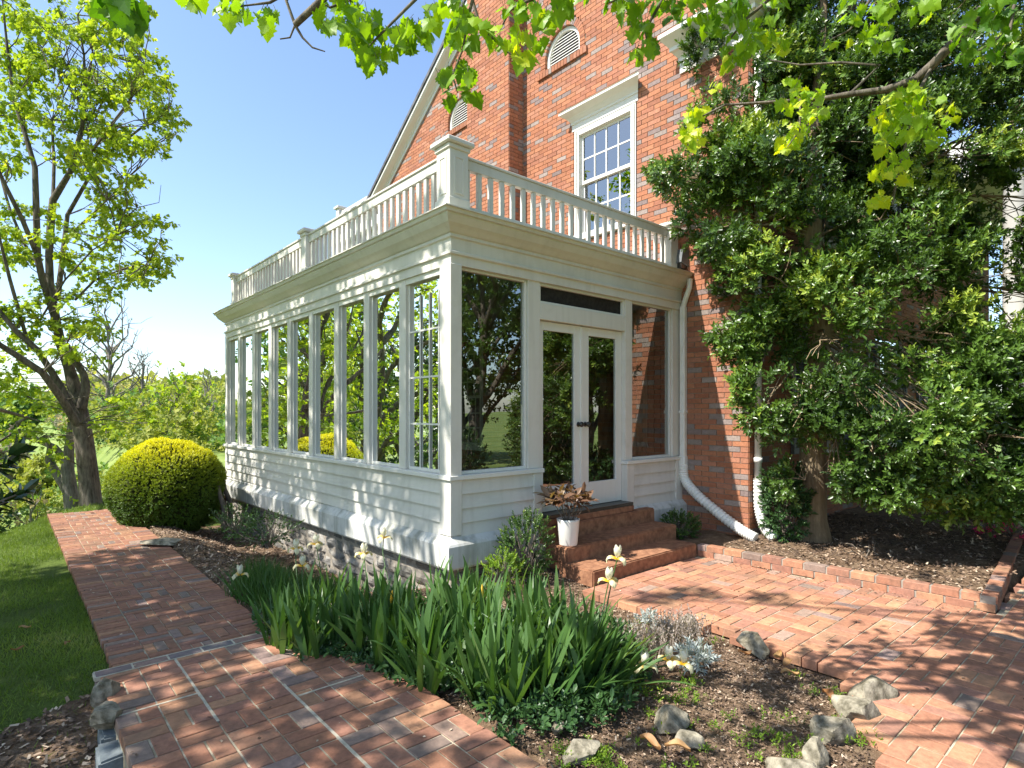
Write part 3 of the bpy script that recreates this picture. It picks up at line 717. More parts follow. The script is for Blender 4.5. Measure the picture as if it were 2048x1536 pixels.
# ============================================================ steps
st=thing('front_steps','three wide rust red concrete steps rising from the brick patio to the double doors','steps',(1.9,-.5,0))
def noisybox(name,x0,x1,y0,y1,z0,z1,mat,parent,seg=.05,amp=.004):
    import bmesh
    bm=bmesh.new(); bmesh.ops.create_cube(bm,size=1); 
    for v in bm.verts: v.co=Vector((x0+(v.co.x+.5)*(x1-x0),y0+(v.co.y+.5)*(y1-y0),z0+(v.co.z+.5)*(z1-z0)))
    bmesh.ops.bevel(bm,geom=bm.edges[:],offset=.012,segments=2,affect='EDGES')
    bmesh.ops.subdivide_edges(bm,edges=[e for e in bm.edges if e.calc_length()>.2],cuts=14,use_grid_fill=True)
    for v in bm.verts: v.co+=Vector(noise.noise_vector(v.co*9))*amp
    vs=[tuple(v.co) for v in bm.verts]; bm.verts.index_update(); fs=[tuple(v.index for v in f.verts) for f in bm.faces]; bm.free()
    return mk(name,vs,fs,mat,parent,smooth=False)
noisybox('step',1.01,2.77,-.85,-.40,-.03,.135,M['step'],st); noisybox('step',1.02,2.90,-.50,-.10,.05,.284,M['step'],st); noisybox('step',1.03,2.93,-.17,.0,.20,.436,M['step'],st)
noisybox('step_footing',1.06,2.8,-.44,-.11,-.1,.09,M['concrete'],st); noisybox('step_footing',1.0,2.75,-.2,-.09,-.1,.27,M['concrete'],st)
# ============================================================ paving
def inpoly(x,y,P):
    c=False; j=len(P)-1
    for i in range(len(P)):
        if (P[i][1]>y)!=(P[j][1]>y) and x<(P[j][0]-P[i][0])*(y-P[i][1])/(P[j][1]-P[i][1])+P[i][0]: c=not c
        j=i
    return c
def basket(test,x0,x1,y0,y1,mod,npb,gap,swap=0,seams=0,hz=0):
    it=[]; i=0; x=x0
    jt=lambda:R_.uniform(-.002,.002)
    while x<x1-.01:
        j=0;y=y0
        while y<y1-.01:
            for k in range(npb):
                s=mod/npb
                if (i+j+swap)%2: a,b,c,d=x,x+mod,y+k*s,y+(k+1)*s
                else: a,b,c,d=x+k*s,x+(k+1)*s,y,y+mod
                if test((a+b)/2,(c+d)/2): it.append((a+gap/2+jt(),b-gap/2+jt(),c+gap/2+jt(),d-gap/2+jt(),-.06,hz+R_.uniform(-.003,.003)))
            y+=mod;j+=1
        x+=mod;i+=1
    return it
def padtest(x,y):
    return x>-2.72 and x<(-1.22 if y<-.9 else -1.22-.35*((y+.9)/.8)**2)
PAD=basket(padtest,-2.70,-1.0,-5.80,-.13,.2045,2,.009,hz=.0)
PAD+=[(-2.72+.2*k+.006,-2.72+.2*(k+1)-.006,-.118,-.030,-.08,.004+R_.uniform(-.003,.003)) for k in range(6)]
ML0=MB(); ML0.box(-2.72,-1.42,-.029,-.018,-.02,.003); ML0.box(-2.72,-1.36,-.129,-.119,-.02,.003)
for k in range(7): ML0.box(-2.72+.2*k-.0055,-2.72+.2*k+.0055,-.1185,-.0295,-.02,.0025)
M['palemortar']=simple('pale_mortar',(.36,.32,.24),(.52,.47,.37),20,.9,.3,.003,.1)
tag(ML0.build('landing_mortar',M['palemortar']),kind='structure')
ML1=MB()
for (xa,ya,yb) in ((-2.291,-1.15,-.14),(-1.882,-2.6,-.95)): ML1.box(xa-.009,xa+.007,ya,yb,-.02,.0015)
for (ya,xa,xb) in ((-1.149,-1.87,-1.3),(-.740,-2.69,-2.3)): ML1.box(xa,xb,ya-.007,ya+.006,-.02,.0012)
tag(ML1.build('landing_mortar',M['palemortar']),kind='structure')
pcols=pavcol(len(PAD),.98,.14); pcols[-6:]=np.array([(.20,.15,.14),(.26,.17,.14),(.19,.15,.145),(.17,.15,.15),(.25,.16,.13),(.20,.155,.15)])
pv=brickset('brick_landing',PAD,(0,0,0),(1,0,0),(0,1,0),(0,0,1),M['paver'],None,.003,pcols); tag(pv,kind='structure')
mb=MB(); mb.box(-2.69,-1.28,-5.8,-.04,-.5,-.006); tag(mb.build('landing_bed',M['joint']),kind='structure')
PATCH=lambda x,y:True
PTH=basket(PATCH,-2.40,-1.80,-.01,7.6,.2,3,.006,1,hz=-.035)
for yy in np.arange(-.01,7.6,.0667):
    for (a,b) in ((-2.605,-2.405),(-1.795,-1.595)): PTH.append((a+R_.uniform(-.004,.004),b+R_.uniform(-.004,.004),yy+.003,yy+.0637,-.12,-.034+R_.uniform(-.003,.003)))
def slope_path(o): return o
pth=brickset('brick_path',PTH,(0,0,0),(1,0,0),(0,1,0),(0,0,1),M['paver'],None,.004,pavcol(len(PTH),.92,.10)); tag(pth,kind='structure')
mb=MB(); mb.box(-2.58,-1.62,-.02,7.6,-.3,-.042); tag(mb.build('path_bed',M['joint']),kind='structure')
PB=[(-1.6,6.2),(0.5,8.2),(.4,9.6),(-2.6,7.6),(-2.6,6.2)]
B2=basket(lambda x,y:inpoly(x,y,PB) and y>6.2 and x>-1.58,-1.6,2.2,5.8,9.8,.205,2,.011,hz=-.014)
b2=brickset('brick_terrace',B2,(0,0,0),(1,0,0),(0,1,0),(0,0,1),M['paver'],None,.005,pavcol(len(B2),1.1,.08)); tag(b2,kind='structure')
PP=[(.80,-.87),(.93,-2.4),(.74,-3.2),(.15,-3.35),(-.25,-3.75),(-.5,-5.5),(-.5,-7),(2.8,-7),(2.9,-5.0),(9,-4.9),(9,-3.47),(2.88,-3.47),(2.77,-.87)]
PT=basket(lambda x,y:inpoly(x,y,PP),-.6,9,-7,-.8,.2045,2,.008,hz=0.)
PT+= [(.80+R_.uniform(-.01,.01),.995,yy+.005,yy+.10,-.06,.0+R_.uniform(-.003,.003)) for yy in np.arange(-.87,-.9,.1)]
pt=brickset('brick_patio',PT,(0,0,0),(1,0,0),(0,1,0),(0,0,1),M['paver'],None,.003,pavcol(len(PT),1.22,.06)); tag(pt,kind='structure')
jp=[(x,y) for x,y in PP]; jp=[(x+(.09 if x<1.2 else 0),y+(.0 if x>1.2 else -.05)) for x,y in PP]; jv=[(x,y,-.006) for x,y in jp]+[(x,y,-.3) for x,y in jp]; n=len(jp)
mk('patio_bed',jv,[tuple(range(n))]+[(i,(i+1)%n,n+(i+1)%n,n+i) for i in range(n)],M['joint']); tag(bpy.data.objects['patio_bed'],kind='structure')
# kerb walls: two courses
kerb=thing('low_brick_edging','low two-course brick edging wall between the patio and the bed under the dark leafy tree','edging wall',(2.82,-2.1,0))
K=[]; Lk=2.62
for c in range(2):
    u=0.0 if c==0 else -.1
    while u<Lk-.02:
        a=max(u,0); b=min(u+.2,Lk-(.0 if c==0 else .1)); 
        if b-a>.03: K.append((a+.005,b-.005,-.0,.105,.0+c*.068,c*.068+.062+R_.uniform(-.002,.002)))
        u+=.2075
ang=math.atan2(-3.47+.85,2.90-2.775); U=(math.cos(ang),math.sin(ang),0); V=(-math.sin(ang),math.cos(ang),0)
o=brickset('brick_course',K,(2.775,-.85,-.002),U,V,(0,0,1),M['paver'],kerb,.004,pavcol(len(K),1.15,.16))
mb=MB(); mb.add([],[]) 
mv=[];
for (u,v) in ((0.002,.008),(Lk-.004,.008),(Lk-.004,.098),(0.002,.098)): mv.append(np.array((2.775,-.85,0))+u*np.array(U)+v*np.array(V))
mk('mortar_bed',[tuple(p) for p in mv]+[tuple(p+np.array((0,0,.122))) for p in mv],[(4,5,6,7)]+[(i,(i+1)%4,4+(i+1)%4,4+i) for i in range(4)],M['mortar'],kerb)
K=[];
for c in range(2):
    u=.11 if c==0 else 0.0
    while u<6: K.append((u+.005,u+.198,0,.105,c*.068,c*.068+.062+R_.uniform(-.002,.002))); u+=.2075
kerb2=thing('low_brick_edging','low brick edging wall running off to the right from the patio corner','edging wall',(3.5,-3.4,0))
a2=math.radians(5); U2=(math.cos(a2),math.sin(a2),0);V2=(-math.sin(a2),math.cos(a2),0)
brickset('brick_course',K,(2.91,-3.475,-.002),U2,V2,(0,0,1),M['paver'],kerb2,.004,pavcol(len(K),1.1,.16))
# ============================================================ downspouts, wall lamp, ornament
ds=thing('downspout','white square downspout with a ribbed flexible hose at the right end of the sunroom','downspout',(WX-.06,-.06,0))
mb=MB(); mb.bbox(3.675,3.752,-.105,-.028,1.02,3.03,.012); mb.build('pipe',M['metal'],ds)
mb=MB(); mb.bbox(3.668,3.758,-.112,-.02,.90,1.04,.012); mb.build('pipe_collar',M['metal'],ds); mb=MB(); mb.bbox(3.668,3.758,-.112,-.02,1.6,1.64,.006); mb.build('pipe_collar',M['metal'],ds)
mb=MB(); mb.tube([(3.714,-.066,3.02),(3.714,-.10,3.12),(3.714,-.16,3.26),(3.714,-.17,3.38)],.036,8); mb.build('pipe_elbow',M['metal'],ds)
def hose(pts,r,n=160):
    P=[Vector(p) for p in pts]; out=[];rad=[]
    m=len(P)-1
    for i in range(n+1):
        t=i/n*m; k=min(int(t),m-1); f=t-k; p0=P[max(k-1,0)];p1=P[k];p2=P[k+1];p3=P[min(k+2,m)]
        out.append(.5*((2*p1)+(-p0+p2)*f+(2*p0-5*p1+4*p2-p3)*f*f+(-p0+3*p1-3*p2+p3)*f**3)); rad.append(r*(1+.10*math.cos(i*math.pi/2)))
    return MB().tube(out,rad,14)
hose([(3.713,-.066,.93),(3.72,-.09,.72),(3.66,-.30,.55),(3.62,-.62,.36),(3.60,-.92,.20),(3.60,-1.12,.12)],.062,150).build('hose',M['metal'],ds,True)
d2=thing('downspout','white downspout on the brick corner, its foot half hidden by a small shrub','downspout',(3.86,-1.02,0))
mb=MB(); mb.tube([(3.86,-1.02,.75),(3.86,-1.02,6.2)],.042,12); mb.build('pipe',M['metal'],d2,True)
mb=MB(); mb.tube([(3.86,-1.02,1.0),(3.86,-1.02,1.06)],.05,12); mb.build('pipe_collar',M['metal'],d2,True); mb=MB(); mb.tube([(3.86,-1.02,3.3),(3.86,-1.02,3.36)],.05,12); mb.build('pipe_collar',M['metal'],d2,True)
hose([(3.86,-1.02,.80),(3.86,-1.03,.45),(3.82,-1.12,.22),(3.72,-1.28,.13)],.055,100).build('hose',M['metal'],d2,True)
lp=thing('wall_lamp','small dark grey box lamp fixed to the brick beside the balustrade end','lamp',(WX,-.06,3.65))
mb=MB(); mb.add([(3.752,-.13,3.56),(3.752,.03,3.56),(3.752,.03,3.78),(3.752,-.13,3.78),(3.60,-.11,3.60),(3.60,.01,3.60),(3.64,.01,3.78),(3.64,-.11,3.78)],[(0,1,5,4),(4,5,6,7),(3,2,6,7),(0,4,7,3),(1,5,6,2),(0,1,2,3)]); mb.build('housing',M['shutter'],lp)
mb=MB(); mb.box(3.61,3.73,-.105,.005,3.52,3.585); mb.build('lens',M['black'],lp)
io=thing('wall_scroll','small black wrought iron scroll ornament on the brick right of the upper window','ornament',(WX,.22,4.6))
pts=[]
for i in range(40):
    a=i/39*2*math.pi*1.3; r=.035+.015*i/39; pts.append((WX-.03,.22+r*math.sin(a),4.70-r*math.cos(a)+0))
pts2=[(WX-.03,.22-(.04)*math.sin(i/30*7.5),4.56-.04*math.cos(i/30*7.5)) for i in range(30)]
mb=MB(); mb.tube(pts,.007,6); mb.tube(pts2,.007,6); mb.tube([(WX-.03,.22,4.74),(WX-.03,.235,4.62),(WX-.03,.21,4.52)],.008,6); mb.tube([(WX-.03,.22,4.63),(WX,.22,4.63)],.006,6); mb.build('scroll',M['iron'],io)
# ============================================================ potted plant
pc=np.array([1.15,-.395,.286])
pp=thing('plant_pot','white tapered plant pot standing on the middle step','plant pot',pc)
MB().lathe(pc,[(.0,.0),(.088,.0),(.092,.01),(.112,.24),(.116,.262),(.106,.262),(.102,.235),(.0,.23)],36).build('pot',M['pot'],pp,True)
MB().lathe(pc,[(.0,.245),(.104,.238)],20).build('soil',M['soil2'],pp)
cr=thing('potted_shrub','bronze and cream leafed shrub growing in the white pot','plant',pc+np.array([0,0,.24]))
mb=MB(); C_=[];A_=[]
for k in range(15):
    a=k*2.4; r=.04+.20*math.sqrt(k/15.); tip=pc+np.array([math.cos(a)*r,math.sin(a)*r,.42+.16*(1-r*3)+R_.uniform(-.03,.04)])
    base=pc+np.array([math.cos(a)*.02,math.sin(a)*.02,.22]); w=wob(base,tip,4,.05,.0); mb.tube(w,[.006,.005,.004,.004,.003],5); C_.append(w[-2]); A_.append(w[-1]-w[-3]+np.array([0,0,.02]))
mb.build('stem',M['twig'],cr)
P,A,N,S,t_=sprays(np.array(C_),np.array(A_),12,.09,.13,1.35); leaves('foliage',P,A+np.array([0,0,-.25]),N,S,'oval',M['croton'],cr,t_,.85)
# ============================================================ PLANTS
def puff(name,label,cat,c,r,n,mat,leaf,tpl='oval',m=10,L=.10,base=None,stemmat='twig',up=.6,shell=.5,tonebias=0,group=None,wid=1.):
    """bushy shrub: stems fan from the base into leafy sprays"""
    c=np.asarray(c,float); r=np.asarray(r,float); base=np.asarray(base if base is not None else (c[0],c[1],c[2]-r[2]),float)
    o=thing(name,label,cat,base,group); P0,d=inblob(c,r,n,shell); A=norm(d+np.array([0,0,up])+rng.normal(size=(n,3))*.3)
    mb=MB()
    for i in range(0,n,max(1,n//40)):
        mb.tube(wob(base+rng.normal(size=3)*np.array([.04,.04,0]),P0[i],4,.06),[.008,.007,.005,.004,.003],5,False)
    mb.build('stem',M[stemmat],o)
    P,A2,N,S,t_=sprays(P0,A,m,L,leaf); leaves('foliage',P,A2,N,S,tpl,M[mat],o,np.clip(t_+tonebias,0,1),wid); return o
# boxwood at the sunroom corner
puff('boxwood_shrub','small dark green boxwood with pale new growth at the sunroom corner','shrub',(.62,-.35,.33),(.24,.20,.32),330,'box',.022,m=18,L=.09,base=(.62,-.35,.02))
puff('low_shrub','light green small-leaved seedling shrub low against the painted base','shrub',(.26,-.42,.16),(.16,.14,.18),110,'weed',.022,m=14,L=.08,base=(.26,-.42,.0))
puff('boxwood_shrub','low rounded green shrub between the steps and the ribbed hose','shrub',(3.18,-.36,.20),(.25,.2,.16),260,'box',.025,m=14,L=.07,base=(3.18,-.36,.08))
puff('azalea_shrub','low glossy shrub with blue green leaves at the foot of the tree trunk','shrub',(3.93,-1.33,.52),(.30,.26,.46),420,'vinca',.045,m=11,L=.10,base=(3.95,-1.33,.09),shell=.3)
puff('foundation_shrub','thin dark shrub in the shade against the stone base','shrub',(-.62,3.2,.12),(.36,.4,.17),130,'box',.032,m=9,L=.12,base=(-.62,3.2,-.1),shell=.1,tonebias=-.15)
puff('foundation_shrub','low straggly dark shrub beside the clipped bush','shrub',(-.75,4.1,.10),(.3,.3,.18),110,'box',.032,m=9,L=.12,base=(-.75,4.1,-.1),shell=.1,tonebias=-.1)
# clipped yew
yc=np.array([-1.20,5.95,.47]); yr=np.array([.80,.92,.73])
yb=thing('clipped_bush','big rounded clipped bush with bright yellow green growth beside the brick path','bush',(yc[0],yc[1],-.15))
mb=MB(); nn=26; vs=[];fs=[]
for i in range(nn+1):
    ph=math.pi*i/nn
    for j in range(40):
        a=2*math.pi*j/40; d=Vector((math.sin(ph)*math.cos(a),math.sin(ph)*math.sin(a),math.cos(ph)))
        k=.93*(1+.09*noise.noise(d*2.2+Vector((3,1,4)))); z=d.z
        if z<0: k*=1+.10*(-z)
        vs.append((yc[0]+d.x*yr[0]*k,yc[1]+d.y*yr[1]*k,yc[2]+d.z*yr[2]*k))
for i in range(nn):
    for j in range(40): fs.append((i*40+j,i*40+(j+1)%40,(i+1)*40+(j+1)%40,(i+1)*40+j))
mk('light_stop_core',vs,fs,M['yewcore'],yb,smooth=True)  # solid dark core added to stop light passing through the bush
n=11000; d=rdir(n); k=np.array([.94*(1+.09*noise.noise(Vector(q)*2.2+Vector((3,1,4)))+ .035*noise.noise(Vector(q)*9)) for q in d]); k*=np.where(d[:,2]<0,1-.10*d[:,2],1)
P0=yc+d*yr*k[:,None]; P,A,N,S,t_=sprays(P0,norm(d+np.array([0,0,.45])+rng.normal(size=(n,3))*.35),9,.045,.024,1.1)
t2=np.clip(np.repeat(d[:,2]*.95+.25,9)+.35*(rng.random(n*9)-.5),0,1)  # yellow top is new growth; lower-face shade is put into the leaf tone
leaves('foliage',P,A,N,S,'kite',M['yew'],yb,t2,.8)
mb=MB()
for q in ((-.55,5.3),(-.38,5.6)): mb.tube(wob((q[0],q[1],-.25),(q[0]-.1,q[1]+.1,.6),4,.05),[.05,.045,.04,.035,.03],8)
mb.build('trunk',M['bark'],yb,True)
# ---- irises
def sword(mb,base,az,tilt,L,w,bend,roll):
    """tapered blade as strip with midrib"""
    n=7; h=np.array([math.cos(az),math.sin(az),0]); s=np.array([-math.sin(az),math.cos(az),0]); s=s*math.cos(roll)+h*math.sin(roll)
    k=len(mb[0]); p=np.array(base,float); ang=tilt
    for i in range(n+1):
        t=i/n; ww=w*(.55+.9*t-1.45*t**3.2) if t<1 else 0; ww=max(ww,0.0015)
        mb[0].append(p-s*ww/2); mb[0].append(p+ h*.004*(1-t)*np.sign(math.cos(roll)+.01)); mb[0].append(p+s*ww/2)
        ang=tilt+bend*t*t; p=p+(h*math.sin(ang)+np.array([0,0,math.cos(ang)]))*L/n
        mb[2].extend([mb[3]]*3)
    for i in range(n):
        a=k+3*i; mb[1]+= [(a,a+1,a+4,a+3),(a+1,a+2,a+5,a+4)]
clumps=[]
for (px,py,hh,nf) in ((565,1290,.55,4),(610,1300,.50,4),(640,1255,.55,4),(690,1285,.55,4),(735,1300,.60,4),(780,1325,.60,4),(800,1280,.62,4),(840,1310,.62,4),(850,1370,.55,3),(890,1350,.62,4),(900,1290,.66,4),(945,1320,.66,4),(950,1390,.60,4),(1000,1350,.66,4),(1010,1400,.55,3),(1060,1395,.62,4),(1060,1330,.66,4),(1110,1370,.66,4),(1120,1310,.62,3),(1165,1350,.60,4),(1190,1370,.55,4),(980,1270,.6,3),(870,1250,.6,3),(760,1240,.55,3),(690,1230,.5,3),(925,1245,.6,3),(1030,1280,.62,3),(1085,1300,.62,3),(1130,1335,.6,3),(1215,1340,.45,3),(1150,1400,.42,2)):
    clumps.append((atz(px,py,.0),hh,nf,px,py))
used={}
for i,(b,hh,nf,px,py) in enumerate(clumps):
    where='by the brick landing' if py>1340 else ('beside the path end' if px<700 else ('near the white corner' if py<1290 else 'in the middle of the iris bed'))
    o=thing('iris_plant','upright clump of green sword-shaped iris leaves between sunroom and brick landing','plant',b,'iris clumps in the bed')
    acc=[[],[],[],0.]
    for f in range(nf+2):
        fb=b+np.array([R_.gauss(0,.07),R_.gauss(0,.07),-.02]); fa=R_.uniform(0,math.pi)
        right=(px>1140)
        for q in range(R_.randint(5,7)):
            s=(q-2.6)/2.6; acc[3]=min(1,max(0,R_.uniform(.1,.75)+(.2 if R_.random()<.1 else 0)))
            tl=abs(s)*.52+R_.uniform(0,.12); az=fa if s>0 else fa+math.pi
            if right and R_.random()<.6: az=-.9+R_.gauss(0,.5); tl=R_.uniform(.3,1.15)
            sword(acc,fb+np.array([math.cos(fa),math.sin(fa),0])*s*.03,az,tl,hh*R_.uniform(.60,1.03)*(1-.2*abs(s)),R_.uniform(.034,.054),R_.choice([0,.3,.6,1.5,1.0])*R_.random(),R_.gauss(0,.55))
    mk('leaf',[tuple(v) for v in acc[0]],acc[1],M['iris'],o,attrs={'rnd':np.array(acc[2])},smooth=True)
# spiky fine-leaved plant behind
fb=atz(520,1190,-.05)
def iris_flower(name,label,px,py,d,base,group='pale yellow irises in bloom',sz=.052,bud=False):
    c=atd(px,py,d); o=thing(name,label,'flower',base,group)
    mb=MB(); w=wob(base,c,5,.03); mb.tube(w,[.006,.006,.005,.005,.0045,.004],6); mb.build('stem',M['iris'],o,True)
    if bud:
        mb=MB(); ax=np.array([.1,.05,1.]); ax/=np.linalg.norm(ax); mb.tube([c-ax*.01,c+ax*.02,c+ax*.045,c+ax*.085],[.006,.012,.010,.002],8); q=mb.build('bud',M['petaly'],o,True); return
    vs=[];fs=[];r=[]
    vy=[];fy=[];ry=[]
    for k in range(3):
        a=k*2.094+R_.uniform(-.2,.2)+px
        for kind in (0,1):
            aa=a+(1.047 if kind else 0); h=np.array([math.cos(aa),math.sin(aa),0]); s=np.array([-math.sin(aa),math.cos(aa),0]); n=6;m=4
            tv,tf=(vs,fs) if kind==0 else (vy,fy); kk=len(tv)
            for i in range(n+1):
                t=i/n
                if kind==0: out=.35*math.sin(t*2.6)*sz*1.4; up=t*sz*1.5-(.3*sz*max(0,t-.75)); wd=sz*.85*math.sin(math.pi*min(1,.12+t*.86))
                else: out=sz*(1.25*math.sin(t*1.75)); up=sz*(.35*math.sin(t*2.2)-1.25*max(0,t-.35)**1.15); wd=sz*.80*math.sin(math.pi*min(1,.10+t*.85))
                for j in range(m+1):
                    u=(j/m-.5)*2; ruf=.09*sz*math.sin(j*2.3+i*1.9+k*2)*t
                    p=c+h*(out-(abs(u)**2*.35*sz if kind==0 else 0)*math.sin(math.pi*t)+ruf)+s*u*wd*.5+np.array([0,0,up-(.25*sz*abs(u)**2 if kind else 0)+ruf*.6])
                    tv.append(tuple(p)); (r if kind==0 else ry).append(R_.random() if kind==0 else t*1.)
            for i in range(n):
                for j in range(m): q=kk+i*(m+1)+j; tf.append((q,q+1,q+m+2,q+m+1))
    mk('upright_petals',vs,fs,M['petal'],o,attrs={'rnd':np.array(r)},smooth=True); mk('falling_petals',vy,fy,M['irisfall'],o,attrs={'rnd':np.array(ry)},smooth=True)
M['irisfall']=leafmat('iris_falls',(.82,.48,.02),(.84,.78,.50),None,.55,.35,(1,1,.7))
nodes=M['irisfall'].node_tree.nodes
for nd in nodes:
    if nd.type=='VALTORGB': nd.color_ramp.elements[0].position=.15; nd.color_ramp.elements[1].position=.55
FL=[(480,1148,5.2,(520,1235),'pale yellow iris flower leaning left over the mulch, leftmost of all'),
(592,1097,5.1,(600,1235),'cream and yellow iris bloom in front of the stone base, left of its neighbour'),
(632,1087,5.15,(640,1235),'cream iris bloom against the stone base, right of the similar one'),
(605,1130,4.9,(610,1260),'pale half open iris bloom just below the pair by the stone base'),
(728,1107,4.7,(745,1270),'large yellow and white iris flower under the painted concrete ledge'),
(767,1074,5.0,(775,1250),'small cream iris flower, highest one in front of the white siding'),
(1235,1115,3.9,(1170,1360),'upper white iris flower on the tall stem in front of the steps'),
(1218,1160,3.8,(1165,1370),'lower yellow and white iris flower on the tall stem in front of the steps'),
(1290,1330,3.45,(1215,1345),'fallen white and yellow iris flower lying beside the silver plant, leftmost of three'),
(1337,1318,3.6,(1250,1335),'fallen yellow iris flower between two others by the silver plant'),
(1367,1325,3.55,(1260,1345),'fallen white and yellow iris flower touching the silver plant')]
for (px,py,d,(bx,by),lab) in FL: iris_flower('iris_flower',lab,px,py,d,atz(bx,by,0.),sz=.058 if px<1100 else .058)
for (px,py,d,(bx,by),lab) in [(783,1205,4.1,(790,1320),'unopened yellow iris bud among the leaves left of centre'),(963,1195,3.9,(980,1350),'unopened yellow iris bud standing among the leaves right of centre')]: iris_flower('iris_bud',lab,px,py,d,atz(bx,by,0.),'iris buds',bud=True)
# silver plant with dry stalks
sp=atz(1350,1310,.0)
o=thing('lavender_plant','low grey plant with dry upright stalks on the patio edge','plant',sp)
n=520; b=sp+np.stack([rng.normal(size=n)*.16,rng.normal(size=n)*.11,np.zeros(n)],1)+np.array([.12,.16,0]); 
A=norm(np.stack([rng.normal(size=n)*.22,rng.normal(size=n)*.22,np.ones(n)],1)); dsk=leaves('dry_stalks',b,A,rdir(n),.07+.13*rng.random(n),'needle',M['dry'],o,wid=.35); tag(dsk,kind='stuff')
P,A2,N,S,t_=sprays(b[:260]+A[:260]*.06,A[:260],12,.10,.018,.7); leaves('seed_heads',P,A2,N,S,'kite',M['dry'],o,t_)
q=atz(1392,1335,0.)
o=thing('dusty_miller','soft silver-leaved plant beside the fallen iris flowers','plant',q)
P0,d=inblob(q+np.array([0,0,.06]),(.08,.08,.05),55,.3); P,A2,N,S,t_=sprays(P0,norm(d+np.array([0,0,.6])),12,.06,.035,1.0); leaves('foliage',P,A2,N,S,'kite',M['silver'],o,t_,.6)
P0,d=inblob(sp+np.array([.10,.30,.12]),(.06,.05,.04),30,.3); P,A2,N,S,t_=sprays(P0,norm(d+np.array([0,0,.6])),12,.06,.03,1.0); leaves('foliage',P,A2,N,S,'kite',M['silver'],o,t_,.6)
# vinca ground cover, grass-like plants, weeds
def scatter_px(n,poly,z=0.):
    pts=[]; xs_=[p[0] for p in poly]; ys_=[p[1] for p in poly]
    W=[tuple(atz(p[0],p[1],z)[:2]) for p in poly]; x0,x1=min(w[0] for w in W),max(w[0] for w in W); y0,y1=min(w[1] for w in W),max(w[1] for w in W)
    while len(pts)<n:
        x,y=R_.uniform(x0,x1),R_.uniform(y0,y1)
        if inpoly(x,y,W): pts.append((x,y,gz(x,y)+.02))
    return np.array(pts)
C0=scatter_px(1700,[(700,1250),(800,1340),(930,1400),(1010,1470),(1150,1470),(1230,1440),(1300,1360),(1240,1260),(1100,1240),(900,1230)])
C0=np.vstack([C0,scatter_px(260,[(640,1300),(700,1290),(900,1370),(850,1380)]),scatter_px(120,[(510,1240),(560,1240),(640,1320),(560,1290)])])
dz=rng.random(len(C0))*.09; A=norm(np.stack([rng.normal(size=len(C0))*.8,rng.normal(size=len(C0))*.8,.4+rng.random(len(C0))],1))
P,A2,N,S,t_=sprays(C0+np.stack([0*dz,0*dz,dz],1),A,8,.08,.038,1.3); tag(leaves('ground_cover',P,A2,N+np.array([0,0,.6]),S,'oval',M['vinca'],None,t_*.9,1.1),'mat of small dark green trailing leaves under the irises','ground cover',kind='stuff')
C0=np.vstack([scatter_px(60,[(1100,1480),(1200,1480),(1260,1540),(1130,1540)]),scatter_px(90,[(1180,1350),(1420,1350),(1420,1400),(1200,1400)]),scatter_px(60,[(1180,1260),(1290,1230),(1450,1270),(1300,1290)]),scatter_px(70,[(1250,1420),(1660,1420),(1640,1530),(1280,1530)]),scatter_px(40,[(1560,1330),(1720,1360),(1800,1450),(1700,1480)])])
CB=[]; 
for c in C0[::3]: CB+= [c+np.array([R_.gauss(0,.03),R_.gauss(0,.03),0]) for _ in range(7)]
C0=np.array(CB)
A=norm(np.stack([rng.normal(size=len(C0))*.6,rng.normal(size=len(C0))*.6,.6+rng.random(len(C0))],1)); P,A2,N,S,t_=sprays(C0,A,7,.035,.015,1.2); tag(leaves('weeds',P,A2,N+np.array([0,0,.5]),S,'oval',M['weed'],None,t_),'small bright green weeds dotted over the bare bed','weeds',kind='stuff')
# grassy tuft by the foundation (fine leaves)
C0=scatter_px(2600,[(450,1190),(540,1100),(650,1130),(700,1180),(560,1250)],-.03); n=len(C0); A=norm(np.stack([rng.normal(size=n)*.35,rng.normal(size=n)*.35,np.ones(n)],1))
o=thing('grass_tuft','tuft of fine dark green grassy leaves between the path and the stone base','plant',(C0.mean(0)[0],C0.mean(0)[1],-.05)); leaves('leaf',C0-np.array([0,0,.02]),A,rdir(n),.14+.16*rng.random(n),'needle',M['iris'],o,rng.random(n)*.4,.5)
